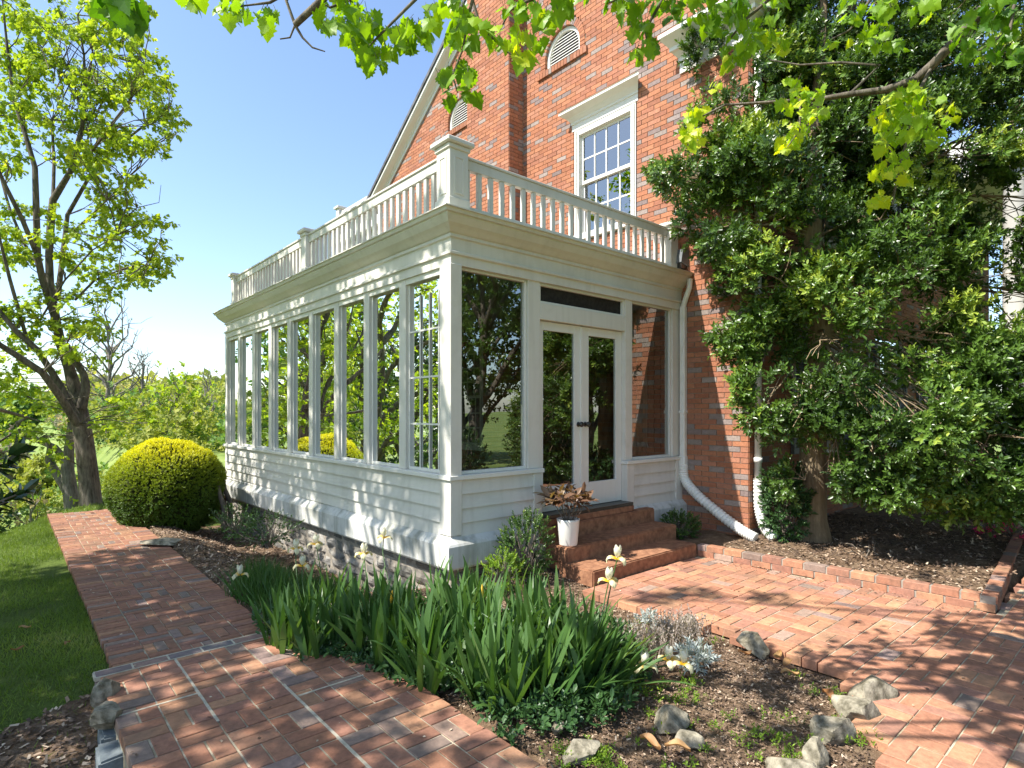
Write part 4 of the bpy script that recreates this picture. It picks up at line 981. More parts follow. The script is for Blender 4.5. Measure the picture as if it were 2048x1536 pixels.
# ---- rocks
def rock(name,label,px,py,w,h,seed,dpt=None,group='rough stones edging the bed',mat='rock'):
    w*=1.22; c=atz(px,py,.0); dpt=dpt or w*.75; o=None
    vs=[];fs=[];n=20;m=32; rq=random.Random(int(seed*10)); planes=[(Vector((rq.gauss(0,1),rq.gauss(0,1),rq.gauss(.2,.8))).normalized(),rq.uniform(.48,.82)) for _ in range(13)]
    for i in range(n+1):
        ph=math.pi*i/n
        for j in range(m):
            a=2*math.pi*j/m; d=Vector((math.sin(ph)*math.cos(a),math.sin(ph)*math.sin(a),math.cos(ph)))
            d2=Vector([math.copysign(abs(q)**.72,q) for q in d]); k=.86+.26*noise.noise(d*1.1+Vector((seed,0,0)))+.10*noise.noise(d*3.+Vector((0,seed,0)))+.04*noise.noise(d*8+Vector((0,0,seed)))
            for (pn,ph_) in planes:
                dd_=d2.dot(pn)*k
                if dd_>ph_: d2=d2-pn*((dd_-ph_)/k)
            x,y=d2.x*w/2*k,d2.y*dpt/2*k; ca,sa=math.cos(seed*1.3),math.sin(seed*1.3)
            vs.append((c[0]+x*ca-y*sa,c[1]+x*sa+y*ca,.04*h+d2.z*h*.75*k))
    for i in range(n):
        for j in range(m): fs.append((i*m+j,i*m+(j+1)%m,(i+1)*m+(j+1)%m,(i+1)*m+j))
    ob=mk(name,vs,fs,M[mat]); me=ob.data; cc=Vector((c[0],c[1],0)); me.transform(__import__('mathutils').Matrix.Translation(-cc)); ob.location=cc; tag(ob,label,'rock',group)
rock('stone','squarish grey stone at the patio edge next to the dead leaves',1508,1290,.24,.13,1.1)
rock('stone','largest rounded stone on the bed edge touching the patio',1745,1385,.34,.15,2.3)
rock('stone','bluish stone below the largest one on the bed edge',1710,1425,.26,.11,3.7)
rock('stone','pale jagged stone on the bed edge above the lowest stones',1665,1462,.24,.11,4.9)
rock('stone','pale round stone near the bottom of the photo',1630,1506,.15,.09,5.2)
rock('stone','flat whitish stone cut by the bottom edge of the photo',1580,1535,.20,.07,6.4)
rock('stone','brownish stone with a dark crack in the middle of the bare bed',1345,1445,.25,.10,7.7)
rock('stone','small flat stone leaning on the brownish one in the bare bed',1378,1475,.14,.06,8.8)
rock('stone','flat grey triangular stone beside the brick landing edge',1165,1500,.20,.06,9.3)
rock('stone','small mossy stone next to the trailing leaves',1115,1455,.10,.05,10.1)
rock('stone','flat pale stone at the path edge beside the clipped bush',325,1083,.45,.05,11.5)
rock('stone','rough stone half buried behind the grey plant at the patio edge',1370,1245,.22,.08,12.6)
# left edging blocks and stones at landing side
for (py,lab,sd) in ((1500,'bluish concrete edging block at the foot of the landing, nearest the camera',1),(1455,'bluish concrete edging block set behind the nearest one beside the landing',2)):
    c=atz(232,py,-.1); ob=noisybox('edging_block',c[0]-.08,c[0]+.06,c[1]-.10,c[1]+.10,-.30,-.09,M['block'],None,amp=.012); tag(ob,lab,'edging block','edging blocks')
rock('stone','brown stone tucked against the side of the brick landing',215,1430,.2,.12,13.1); rock('stone','dark stone at the corner of the brick landing and lawn',213,1385,.16,.13,14.4)
# ---- dead leaves
DL=[(700,1300,'curled dry leaf lying on the brick landing near the irises'),(800,1325,'brown curled leaf caught at the landing edge, left of another'),(835,1325,'big rust brown curled leaf at the landing edge'),(1310,1370,'broad tan leaf under the fallen iris flowers'),(1300,1490,'long tan leaf lying in the bare bed'),(1355,1498,'short tan leaf to the right of the long one in the bare bed'),(1575,1320,'orange yellow leaf in the bed near the patio'),(1590,1300,'upright tan leaf by the patio edge'),(1555,1307,'pale heart-shaped leaf beside the squarish stone'),(1490,1303,'dark brown leaf in front of the squarish stone'),(1580,1345,'tan leaf just below the orange yellow one'),(1655,1393,'faint tan leaf standing near the largest stone'),(135,1275,'small dry leaf on the shaded lawn, nearer the path'),(50,1243,'small pale dry leaf on the shaded lawn at the left'),(35,1285,'dark fallen leaf on the lawn at the far left')]
for i,(px,py,lab) in enumerate(DL):
    c=atz(px,py,.0); c[2]=gz(c[0],c[1])+.035 if px>900 or px<300 else .02
    s=.12 if px>300 else .08
    a=R_.uniform(0,6.28); vs=[];fs=[];rr=[]
    n=10;m=4; h=np.array([math.cos(a),math.sin(a),R_.uniform(-.03,.10)]); sd=np.array([-math.sin(a),math.cos(a),0]); cur=R_.uniform(.3,.8)
    for ii in range(n+1):
        t=ii/n; wdt=s*.42*math.sin(math.pi*min(1,.04+t*.95))
        for j in range(m+1):
            u=(j/m-.5)*2; vs.append(tuple(c+h*(t-.5)*s+sd*u*wdt*.5+np.array([0,0,.02+cur*s*(.22*u*u)+.10*s*math.sin(t*6+i)]))); rr.append((i*.37)%1*.8+(.2 if 'yellow' in lab else 0))
    for ii in range(n):
        for j in range(m): q=ii*(m+1)+j; fs.append((q,q+1,q+m+2,q+m+1))
    ob=mk('fallen_leaf',vs,fs,M['deadleaf'],attrs={'rnd':np.array(rr)},smooth=True); ob.data.transform(__import__('mathutils').Matrix.Translation(-Vector(c))); ob.location=c; tag(ob,lab,'fallen leaf','fallen leaves')
# leaf litter, seeds and petals on the paving and the lawn edge
def litter(n,x0,x1,y0,y1,test,z=.006):
    out=[]
    while len(out)<n:
        x,y=R_.uniform(x0,x1),R_.uniform(y0,y1)
        if test(x,y): out.append((x,y,z))
    return out
LP=np.array(litter(230,-2.7,-1.25,-4,7,lambda x,y: (padtest(x,y) if y<-.1 else (-2.6<x<-1.6)))+litter(330,.2,6,-5,-.9,lambda x,y:inpoly(x,y,PP))+litter(160,-2.62,-2.45,-.1,7,lambda x,y:True)+litter(200,2.6,2.85,-3.4,-.9,lambda x,y:inpoly(x,y,PP)))
n=len(LP); tag(leaves('leaf_litter',LP,np.stack([rng.normal(size=n),rng.normal(size=n),np.full(n,.08)],1),np.stack([rng.normal(size=n)*.3,rng.normal(size=n)*.3,np.ones(n)],1),.012+.022*rng.random(n)**2,'kite',M['chip'],None,rng.random(n)),'tiny dry leaf bits and seeds on the brick paving','leaf litter',kind='stuff')
# ---- mulch chips and lawn blades
def chips(n,test,x0,x1,y0,y1,size,mat='chip'):
    X=rng.uniform(x0,x1,n*3);Y=rng.uniform(y0,y1,n*3); pts=[]
    for x,y in zip(X,Y):
        if test(x,y): pts.append((x,y,gz(x,y)+.022*noise.noise(Vector((x*3,y*3,0)))+.012))
        if len(pts)>=n: break
    P=np.array(pts); m=len(P); A=norm(np.stack([rng.normal(size=m),rng.normal(size=m),rng.normal(size=m)*.3],1)); N=norm(np.stack([rng.normal(size=m)*.4,rng.normal(size=m)*.4,np.ones(m)],1))
    return P,A,N,size*(.4+1.1*rng.random(m))
bedt=lambda x,y:(padtest(x,y)==False) and x>-1.25 and not inpoly(x,y,PP) and not(x>0 and y>-.05)
sets=[chips(34000,bedt,-1.3,1.05,-4.2,-.15,.015),chips(9000,lambda x,y:x>-1.6,-1.6,-.05,-.1,6.3,.032),chips(8000,lambda x,y:not inpoly(x,y,PP),2.92,6.5,-3.4,-.97,.030),chips(6000,lambda x,y:region(x,y)=='soil',-4.4,-2.75,-3.2,.1,.03)]
P,A,N,S=[np.concatenate([s[i] for s in sets]) for i in range(4)]
tag(leaves('mulch',P,A,N,S,'chip',M['chip'],None,np.clip(rng.random(len(P))**1.4,0,1),.9),'loose brown bark mulch scattered over the planting beds','mulch',kind='stuff')
n=150000; X=-2.62-rng.random(n)**1.35*4.0; Y=rng.uniform(-1.6,9.5,n)
ok=np.array([region(x,y)=='lawn' for x,y in zip(X,Y)])&((Y<7.8)|(X<-2.62)); 
den=np.array([noise.noise(Vector((x*1.3,y*1.3,3))) for x,y in zip(X,Y)]); ok&=(den>-.35+.35*rng.random(n)-.25)
fade=np.clip((Y+.25+.3*(-2.7-X))/.8,0,1); ok=((ok)|((X<-2.62)&(Y<.2)&(Y>-1.3)))&(rng.random(n)<fade+.03)
X=X[ok];Y=Y[ok];n=len(X); Zg=np.array([gz(x,y)+.018*noise.noise(Vector((x*2,y*2,9))) for x,y in zip(X,Y)])
A=norm(np.stack([rng.normal(size=n)*.55,rng.normal(size=n)*.55,np.ones(n)],1)); tone=np.clip(.35+.5*den[ok]+.35*rng.random(n),0,1)
tag(leaves('grass',np.stack([X,Y,Zg-.005],1),A,rdir(n),.025+.035*rng.random(n),'needle',M['grass'],None,tone,1.1),'short green lawn grass left of the brick path','grass',kind='stuff')
X=rng.uniform(-9,4,60000);Y=rng.uniform(7.5,16,60000); ok=((X+3.3)*-.904+(Y-6.2)*.428<1.6)&(X<0)&(Y>6.6); X=X[ok];Y=Y[ok];n=len(X)
A=norm(np.stack([rng.normal(size=n)*.55,rng.normal(size=n)*.55,np.ones(n)],1)); tag(leaves('grass',np.stack([X,Y,[gz(x,y) for x,y in zip(X,Y)]],1),A,rdir(n),.05+.04*rng.random(n),'needle',M['grass'],None,rng.random(n)*.5+.3,1.4),'sunlit lawn grass behind the clipped bush','grass',kind='stuff')
# ============================================================ HOLLY
hb=np.array([4.20,-1.52,.09])
hol=thing('holly_tree','big dense dark green glossy-leaved tree in the bed in front of the brick wall','tree',hb)
mb=MB()
tr1=[hb+np.array([0,0,-.1]),hb+np.array([0,0,.25]),hb+np.array([.02,0,1.0]),hb+np.array([.06,-.02,1.9]),hb+np.array([.10,-.05,2.5]),hb+np.array([-.1,-.05,3.6]),hb+np.array([.1,.0,5.0]),hb+np.array([.2,-.1,7.2])]
mb.tube(tr1,[.24,.165,.15,.145,.13,.10,.07,.03],14)
tr2=[hb+np.array([.10,-.05,2.4]),hb+np.array([.45,-.1,3.1]),hb+np.array([.8,-.2,4.2]),hb+np.array([1.2,-.3,6.0])]
mb.tube(tr2,[.11,.09,.07,.03],10)
HB=[]
def hblob(px,py,d,r,rz=None): HB.append((atd(px,py,d),r,rz or r*.8))
for a in ((1400,330,7.2,.40,.34),(1350,345,7.0,.25,.2),(1470,250,7.3,.55),(1430,460,7.0,.42,.38),(1540,370,6.8,.6),(1500,180,7.4,.6),(1560,90,7.5,.6),(1470,60,7.6,.45),(1420,130,7.7,.35),
 (1640,300,7.2,.65),(1660,150,7.4,.7),(1760,230,7.0,.7),(1780,80,7.2,.8),(1900,130,7.0,.8),(1880,300,6.8,.7),(2000,250,6.8,.8),(1990,50,7.0,.9),(1680,0,7.5,.9),(1850,-40,7.3,.9),(1560,-40,7.8,.7),
 (1480,600,6.9,.42,.35),(1440,660,6.8,.30,.26),(1560,560,6.6,.42,.36),(1540,690,7.0,.4,.3),(1640,480,6.9,.55),(1700,590,6.4,.45,.4),(1760,440,6.9,.6),(1830,540,6.4,.55,.45),(1640,680,6.4,.35,.25),(1860,680,6.5,.6,.45),(1960,560,6.7,.55),(2010,680,6.6,.55),
 (1530,800,6.6,.38,.30),(1600,850,6.5,.32,.22),(1700,790,6.2,.40,.26),(1740,880,6.1,.42,.24),(1830,830,6.0,.5,.35),(1900,920,6.0,.5,.3),(1780,960,6.0,.28,.16),(1680,930,6.3,.3,.18),(1980,870,5.9,.5,.4),(2030,980,5.9,.4,.28),(1960,1010,6.1,.35,.2),(1950,780,6.3,.5,.4),(1610,960,6.6,.2,.12),(2060,780,6.0,.5),(2070,400,6.8,.8),(1500,430,6.9,.34),(1515,330,6.9,.4)): hblob(*a)
for a in ((1700,350,8.2,.9),(1850,450,8.0,.9),(1600,200,8.4,.8),(1950,150,8.2,1.),(2100,600,7.5,.9),(2150,200,7.5,1.1)): hblob(*a)
spine=[np.array(p) for p in tr1[4:]]+[np.array(p) for p in tr2[1:]]
Cs=[];As=[]
for (c,r,rz) in HB:
    ns=int(24*r)+4; sc_,sd_=inblob(c,(r,r,rz),ns,.75); PL=[];DL_=[]
    for (cc_,dd_) in zip(sc_,sd_):
        rs=.13+.10*R_.random(); m_=int(1050*rs*rs)+8; pp_,d3=inblob(cc_,(rs*1.15,rs*1.15,rs*.75),m_,.3); PL.append(pp_); DL_.append(norm(d3*.7+dd_*.6))
    pp_,d3=inblob(c,(r*.8,r*.8,rz*.8),int(40*r*r)+4,.3); PL.append(pp_); DL_.append(d3)
    P0=np.vstack(PL); d=np.vstack(DL_); keep=(P0[:,0]>WX+.02)|(P0[:,1]<-1.0)| (P0[:,0]<WX-.08)
    P0=P0[keep];d=d[keep]; Cs.append(P0); As.append(norm(d+np.array([-.25,-.15,.35])+rng.normal(size=d.shape)*.35))
    cand=[s for s in spine if s[2]<c[2]+.3] or [spine[0]]; s=min(cand,key=lambda q:np.linalg.norm(q-c)); w=wob(s,c,6,.06,.05); rr=.010+.012*r; mb.tube(w,[rr*1.3,rr*1.1,rr,rr*.85,rr*.7,rr*.55,rr*.4],6,False)
    for q in range(int(14*r)+4):
        k=R_.randrange(len(P0)); mb.tube(wob(w[R_.randint(3,6)],P0[k],3,.07),[.008,.006,.005,.003],4,False)
mb.build('trunk',M['holbark'],hol,True)
P0=np.vstack(Cs);A0=np.vstack(As)
kp=[]
for p in P0:
    u,v,dd=pxof(p); g=noise.noise(Vector(p)*1.9)+.35*noise.noise(Vector(p)*5.5)
    q=g>-.13
    bd=np.interp(v,[-200,0,120,200,300,345,400,470,540,600,700,760,850,900,1000],[1340,1355,1375,1400,1365,1308,1330,1365,1445,1420,1428,1465,1492,1505,1500])
    if u<bd+18*noise.noise(Vector(p)*6) : q=False
    if 1588<u<1668 and 885<v<1100 and dd<7.9: q=False
    if 1590<u<1662 and 640<v<800 and dd<7.4 and R_.random()<.7: q=False
    if 1955<u<2040 and 380<v<650 and R_.random()<.72: q=False
    if 1500<u<1600 and 855<v<960 and R_.random()<.6: q=False
    kp.append(q)
kp=np.array(kp); P0=P0[kp];A0=A0[kp]
P,A,N,S,t_=sprays(P0,A0,12,.13,.054,1.15); 
big=np.array([noise.noise(Vector(p)*1.3+Vector((9,2,1))) for p in P0]); t_=np.clip(t_-.08+.8*np.repeat(big,12),0,1)
x,y=P[:,0],P[:,1]; keep=~((x>WX-.10)&(y>FY-.06)); leaves('crown',P[keep],A[keep],N[keep],S[keep],'oval',M['holly'],hol,t_[keep])
print('holly leaves',keep.sum())
# pink azalea far right
puff('azalea_shrub','low shrub with crimson pink flowers at the far right under the tree','shrub',atd(2035,1075,7.2),(.5,.4,.35),160,'azalea',.05,m=9,L=.06,base=(*atd(2035,1075,7.2)[:2],.08))
puff('azalea_shrub','pink flowering shrub partly seen through the tree behind the pale patch','shrub',atd(1960,925,8.4),(.3,.3,.2),40,'azalea',.05,m=9,L=.06,base=(*atd(1960,925,8.4)[:2],.08))
# dead twigs under holly
tw=thing('dead_branch','bare dead twigs lying on the ground behind the brick edging','branch',(3.9,-2.1,.1))
mb=MB()
for k in range(7):
    mb=MB()
    a=np.array([3.75+R_.uniform(-.25,.35),-2.1+R_.uniform(-.3,.3),.12]); b=a+np.array([R_.uniform(-.4,.4),R_.uniform(-.3,.3),R_.uniform(0,.14)]); mb.tube(wob(a,b,4,.08),[.006,.005,.004,.003,.002],5)
    mb.build('twig',M['twig'],tw)
# ============================================================ MAPLE IN VIEW (left)
def traced(mb,pts,n=8,dj=0):
    w=[atd(px,py,d) for (px,py,d,r) in pts]; mb.tube(w,[p[3] for p in pts],n,False); return w
lm=thing('maple_tree','tall many-stemmed maple with fresh light green leaves at the end of the lawn','tree',atz(186,1040,-.3))
mb=MB(); skel=[]
def tb(pts,n=8): skel.extend(traced(mb,pts,n))
D=10.8
tb([(190,1050,D,.24),(182,1010,D,.18),(177,950,D,.16),(168,880,D,.15),(160,830,D,.14),(150,780,D,.115),(138,735,D,.088),(122,690,D,.078),(112,640,D,.072),(100,570,D,.065),(98,512,D,.06),(102,440,D,.062),(106,400,D,.06),(140,345,D,.045),(162,270,D,.035),(172,190,D,.026),(168,110,D,.018),(155,30,D,.012)],14)
tb([(163,815,D-.1,0.093),(172,775,D-.15,0.074),(168,750,D-.15,0.062),(150,720,D-.1,0.062),(132,690,D,0.062)],10)
tb([(112,640,D,0.068),(85,560,D-.3,0.056),(75,512,D-.4,0.056),(72,400,D-.5,0.050),(70,335,D-.5,0.043),(48,260,D-.5,0.037),(28,200,D-.5,0.031),(15,100,D-.5,0.022),(5,0,D-.5,0.012)],10)
tb([(115,600,D+.2,0.050),(125,512,D+.5,0.043),(135,430,D+.6,0.037),(175,360,D+.6,0.031),(225,300,D+.5,0.025),(290,250,D+.4,0.019),(335,225,D+.3,0.009)])
tb([(140,345,D,0.037),(185,300,D-.2,0.031),(215,260,D-.3,0.025),(260,200,D-.4,0.019),(290,140,D-.4,0.012)])
tb([(155,850,D-.3,0.074),(125,800,D-.6,0.062),(85,745,D-1,0.056),(40,715,D-1.2,0.050),(0,690,D-1.4,0.043),(-60,640,D-1.6,0.031)])
tb([(150,830,D-.3,0.074),(120,770,D-.4,0.056),(75,700,D-.6,0.050),(30,660,D-.8,0.043),(-20,600,D-1,0.031),(-60,500,D-1,0.019)])
tb([(75,512,D-.4,0.043),(45,440,D-.8,0.037),(10,370,D-1,0.031),(-30,280,D-1.2,0.019)])
tb([(60,700,D-.4,0.031),(20,560,D-.8,0.028),(-5,460,D-1,0.019)])
tb([(95,560,D,0.031),(50,490,D+.3,0.028),(20,420,D+.5,0.025),(0,350,D+.6,0.019)])
tb([(106,400,D,0.031),(108,330,D+.2,0.028),(104,240,D+.3,0.019)]); tb([(172,190,D,0.019),(185,110,D+.2,0.012),(180,30,D+.2,0.009)]); tb([(168,240,D,0.019),(140,140,D+.3,0.012),(125,50,D+.3,0.007)])
tb([(150,600,D,0.022),(190,560,D,0.019),(240,540,D-.2,0.012),(300,520,D-.4,0.007)]); tb([(128,480,D+.2,0.019),(160,450,D,0.015),(215,400,D-.3,0.011),(250,360,D-.3,0.006)])
tb([(215,480,D+.6,0.012),(245,440,D+.6,0.011),(275,415,D+.6,0.009),(318,405,D+.6,0.006),(322,370,D+.6,0.004)],5)
tb([(80,640,D-.2,0.019),(130,560,D-.4,0.015),(185,500,D-.6,0.012),(235,470,D-.6,0.007)],6)
for k in range(26):
    x0_=R_.uniform(95,200); y0_=R_.uniform(120,330); w_=traced(mb,[(x0_,y0_,D+R_.gauss(0,.4),.012),(x0_+R_.uniform(-15,25),y0_-40,D,.008),(x0_+R_.uniform(-25,45),y0_-90,D,.005),(x0_+R_.uniform(-35,60),y0_-130,D,.003)],5)
    for q in range(3):
        p_=w_[R_.randint(1,2)]; mb.tube(wob(p_,p_+np.array([R_.gauss(0,.3),R_.gauss(0,.3),R_.uniform(.2,.6)]),3,.08),[.005,.004,.003,.002],4,False)
LB=[]
def lb(px,py,r,k=1.): LB.append((px,py,r,k))
for a in ((20,30,40),(70,25,35),(60,80,30),(15,120,35),(45,150,30),(90,60,20),(150,25,25),(200,30,22),(225,60,35),(255,45,25),(270,80,22),(240,110,28),(285,130,25),(300,120,20),(130,70,20),(85,130,22),(100,110,18),(130,140,28),(165,150,25),(200,160,30),(235,170,28),(270,170,25),(320,155,20),(330,170,15),(300,200,30),(335,235,22),(280,225,30),(245,210,30),(200,210,25),(150,190,25),(110,180,22),(70,180,22),(30,190,30),(10,230,30),(60,230,22),(100,225,22),(140,230,22),(180,250,28),(220,260,30),(255,270,28),(290,260,28),(315,280,22),(345,260,12),(190,290,28),(150,280,18),(225,310,25),(100,270,20),(30,290,25),(210,340,25),(180,350,20),(160,330,18),(20,340,25),(120,320,15),
 (250,370,18),(275,365,14),(200,400,20),(240,410,26),(215,430,26),(265,430,24),(290,440,20),(305,450,16),(250,470,26),(200,480,24),(180,510,26),(240,510,24),(290,500,24),(310,525,18),(325,540,14),(270,545,22),(300,560,18),(230,560,22),(190,570,22),(150,590,20),(200,610,22),(160,640,22),(135,660,18),(180,670,18),(215,650,16),(60,520,28),(25,480,28),(40,580,28),(15,620,25),(70,640,26),(50,690,26),(90,600,18),(140,520,20),(60,420,22),(25,420,22),(100,470,16),(150,450,20),(120,720,20),(200,720,14),(70,790,24),(110,830,20),(150,700,16),(60,860,20),(20,760,24),(90,880,18),(210,860,18),(230,830,14),(300,835,14),(250,800,14)): lb(*a)
Cs=[];As=[]
LB2=[]
for (px,py,r,k) in LB:
    for q in range(3): LB2.append((px+R_.gauss(0,r*.75),py+R_.gauss(0,r*.75),r*R_.uniform(.4,.72),k))
for (px,py,r,k) in LB2:
    c=atd(px,py,D+R_.gauss(0,.75)); rm=r/F*D; nr=int(26*(r/25.)**2*1.25)+3
    P0,d=inblob(c,(rm*1.2,rm*1.2,rm*.42),nr,.1); Cs.append(P0); As.append(norm(d+np.array([0,0,-.1])+rng.normal(size=d.shape)*.4))
    s=min(skel,key=lambda q:np.linalg.norm(q-c)+(.5 if q[2]>c[2] else 0)); w=wob(s,c,4,.07,.03); mb.tube(w,[.011,.009,.007,.006,.004],5,False)
    for q in range(2): mb.tube(wob(w[R_.randint(2,4)],P0[R_.randrange(nr)],3,.06),[.006,.005,.004,.003],4,False)
mb.build('trunk',M['bark'],lm,True)
P0=np.vstack(Cs);A0=np.vstack(As); P,A,N,S,t_=sprays(P0,A0,7,.14,.056,1.3); leaves('crown',P,A+np.array([0,0,-.25]),N+np.array([0,0,.8]),S,'maple',M['maple_far'],lm,t_,1.1)
# second leaning trunk
st2=thing('leaning_tree','slender tree with a mossy forked trunk just left of the big maple trunk','tree',atz(148,1050,-.45))
mb=MB(); w=[];D2=11.6
w+=traced(mb,[(150,1065,D2,.15),(147,1030,D2,.14),(140,980,D2,.13),(135,940,D2,.115),(138,900,D2,.09),(142,860,D2,.07),(145,820,D2,.05)],10)
w+=traced(mb,[(138,985,D2,.10),(115,950,D2,.08),(98,920,D2,.07),(100,895,D2-.2,.05),(90,870,D2-.3,.03)],8)
w+=traced(mb,[(136,925,D2,.07),(110,895,D2,.06),(75,880,D2-.2,.055),(45,870,D2-.4,.05),(35,845,D2-.5,.04),(55,835,D2-.5,.02),(80,842,D2-.5,.012)],8)
w+=traced(mb,[(55,835,D2-.5,.03),(30,828,10.2,.03),(0,820,9.5,.035),(-40,812,9.2,.03)],6)
mb.build('trunk',M['greybark'],st2,True)
c=np.array(w); P0=c[rng.integers(0,len(c),70)]+rng.normal(size=(70,3))*np.array([.5,.5,.25])+np.array([0,0,.2]); P,A,N,S,t_=sprays(P0,norm(rdir(70)+np.array([0,0,.2])),6,.12,.08,1.2); leaves('crown',P,A,N+np.array([0,0,.6]),S,'oval',M['maple_far'],st2,t_,1.4)
# ============================================================ BACKGROUND TREES
def bgtree(name,label,px,pyb,pyt,d,wpx,mat,nleaf,leaf,dens=1.,bark='greybark',crown0=.35,group='trees on the far slope',limbs=9):
    b=atd(px,pyb,d); t=atd(px,pyt,d); H_=t[2]-b[2]; R0=wpx/F*d; o=thing(name,label,'tree',b,group)
    mb=MB(); tr_=wob(b-np.array([0,0,.5]),b+np.array([0,0,H_*.75]),6,.02); r0=H_*.018+.03; mb.tube(tr_,[r0*(1-.13*i) for i in range(7)],7,False)
    tips=[]
    for k in range(limbs):
        z=crown0+(1-crown0)*(k+.5)/limbs; a=k*2.4+px; ext=R0*math.sin(math.pi*min(.95,.25+.7*(z-crown0)/(1-crown0)))*R_.uniform(.7,1.05)
        e=b+np.array([math.cos(a)*ext,math.sin(a)*ext,H_*min(1,z+.08)]); s=tr_[min(6,max(1,int(z*7)-1))]
        w_=wob(s,e,5,.09,.03); mb.tube(w_,[r0*.45,r0*.36,r0*.3,r0*.22,r0*.16,r0*.09],5,False); tips+=w_[2:]
        for q in range(4):
            e2=w_[R_.randint(2,5)]+np.array([R_.gauss(0,.25),R_.gauss(0,.25),R_.gauss(.12,.2)])*R0*.8; w2=wob(w_[R_.randint(2,4)],e2,4,.1); mb.tube(w2,[r0*.18,r0*.14,r0*.1,r0*.08,r0*.05],4,False); tips+=w2[2:]
    mb.build('trunk',M[bark],o,True)
    tp=np.array(tips); ns=max(4,int(nleaf/6)); P0=tp[rng.integers(0,len(tp),ns)]+rng.normal(size=(ns,3))*R0*.16*np.array([1,1,.7]); P,A,N,S,t_=sprays(P0,rdir(ns),6,leaf*1.5,leaf,1.2); leaves('crown',P,A,N+np.array([0,0,.5]),S,'kite',M[mat],o,t_,1.3); return o
bgtree('slender_tree','thin-trunked tree with sparse young leaves rising just behind the clipped bush',352,905,735,24,70,'maple_far',700,.17,crown0=.3,group=None,limbs=10)
bgtree('bare_tree','nearly bare grey tree standing against the sky right of the maple trunk',215,830,590,34,85,'far3',160,.13,crown0=.12,group=None,limbs=26)
bgtree('bare_tree','smaller bare grey tree just left of the slender leafy tree',285,850,700,34,50,'far3',120,.12,crown0=.15,group=None,limbs=20)
bgtree('bare_tree','leafless tree whose twigs rise beside the sunroom corner',415,880,735,30,38,'far1',160,.12,crown0=.2,group=None,limbs=18)
bgtree('white_shrub','small pale multi-stemmed leafless tree by the road',62,1100,960,20,45,'farp',150,.12,crown0=.1,group=None,limbs=9)
BG=[(30,900,790,90,70,'far2','pale green tree at the left edge below the maple limbs'),(110,890,800,95,60,'far2','light green tree between the two trunks in the distance'),(240,900,785,80,55,'far1','yellow green tree low behind the bare tree'),(300,890,780,75,45,'far1','rounded yellow green tree left of the slender tree'),(265,930,850,55,50,'far3','greyish twiggy tree above the clipped bush'),(320,930,865,50,45,'farp','orange tinged small tree above the clipped bush'),(385,920,825,60,40,'far2','fresh green tree right of the slender trunk'),(420,920,800,62,40,'far1','yellow tree beside the sunroom corner'),(450,940,790,48,35,'far1','bright yellow green tree partly hidden by the sunroom corner'),(400,950,880,35,30,'farp','low peach coloured tree close to the sunroom corner'),(240,960,890,42,40,'farp','peach tinged tree just left of the clipped bush'),(70,1010,930,30,35,'far1','yellow twiggy shrub beyond the road at left'),(20,990,900,45,40,'far3','grey twiggy tree beyond the road at far left'),(200,960,870,60,30,'far3','thin grey tree glimpsed right behind the big trunk'),(285,985,930,30,30,'far3','tangle of grey stems right behind the clipped bush')]
for (px,pb,ptp,d,w,mt,lab) in BG: bgtree('distant_tree',lab,px,pb,ptp,d,w,mt,4200,.006*d+.05,crown0=.2)
# far wood (one mass)
P0=[];TN=[]
for k in range(1500):
    px=R_.uniform(-900,760); d=R_.uniform(120,420); b=atd(px,824,d); g=gz(b[0],b[1]); hgt=R_.uniform(7,15)+ (6 if d>250 else 0); top=HYP-F*(g+hgt-CAM[2])/d
    hz=793+20*math.sin(px*.013)+14*math.sin(px*.043)+R_.uniform(-12,6)
    if top<hz-R_.uniform(0,8): hgt-= (hz-top)/F*d
    c=np.array([b[0],b[1],g+hgt*.5])
    q,_=inblob(c,(hgt*.42,hgt*.42,hgt*.5),14,.5); P0.append(q); TN+= [R_.random()]*14
for k in range(260):
    px=R_.uniform(150,470); d=R_.uniform(60,120); b=atd(px,824,d); g=gz(b[0],b[1]); hgt=R_.uniform(3,6)
    q,_=inblob(np.array([b[0],b[1],g+hgt*.5]),(hgt*.5,hgt*.5,hgt*.5),14,.5); P0.append(q); TN+= [R_.random()]*14
P0=np.vstack(P0); TN=np.array(TN); P,A,N,S,t_=sprays(P0,rdir(len(P0)),8,1.1,.85,1.3); tag(leaves('far_wood',P,A,N+np.array([0,0,.5]),S,'kite',M['far1'],None,np.clip(np.repeat(TN,8)*.8+.2*rng.random(len(P)),0,1),1.5),'wooded hillside in fresh spring leaf closing the horizon','wood',kind='stuff')
for (mt,nk,seed,lab) in (('far1',300,1,'bright yellow green brush filling the valley'),('far3',120,2,'grey twiggy thicket down the slope'),('farp',80,3,'peach tinted budding scrub down the slope'),('far2',120,4,'fresh green scrub down the slope')):
    P0=[]
    for k in range(nk):
        px=R_.uniform(120,520) if R_.random()<.8 else R_.uniform(-500,760); d=R_.uniform(20 if mt in('far1','far2') else 38,95); b=atd(px,824,d)
        if b[0]>1.5 and b[1]<16: continue
        g=gz(b[0],b[1]); hgt=R_.uniform(1.6,4.2)*min(1,d/45.+.25); q,_=inblob(np.array([b[0],b[1],g+hgt*.45]),(hgt*.5,hgt*.5,hgt*.5),20,.3); P0.append(q)
    P0=np.vstack(P0); P,A,N,S,t_=sprays(P0,rdir(len(P0)),13,.40,.16,1.3); tag(leaves('brushwood',P,A,N+np.array([0,0,.5]),S,'kite',M[mt],None,t_,1.3),lab,'brushwood',kind='stuff')
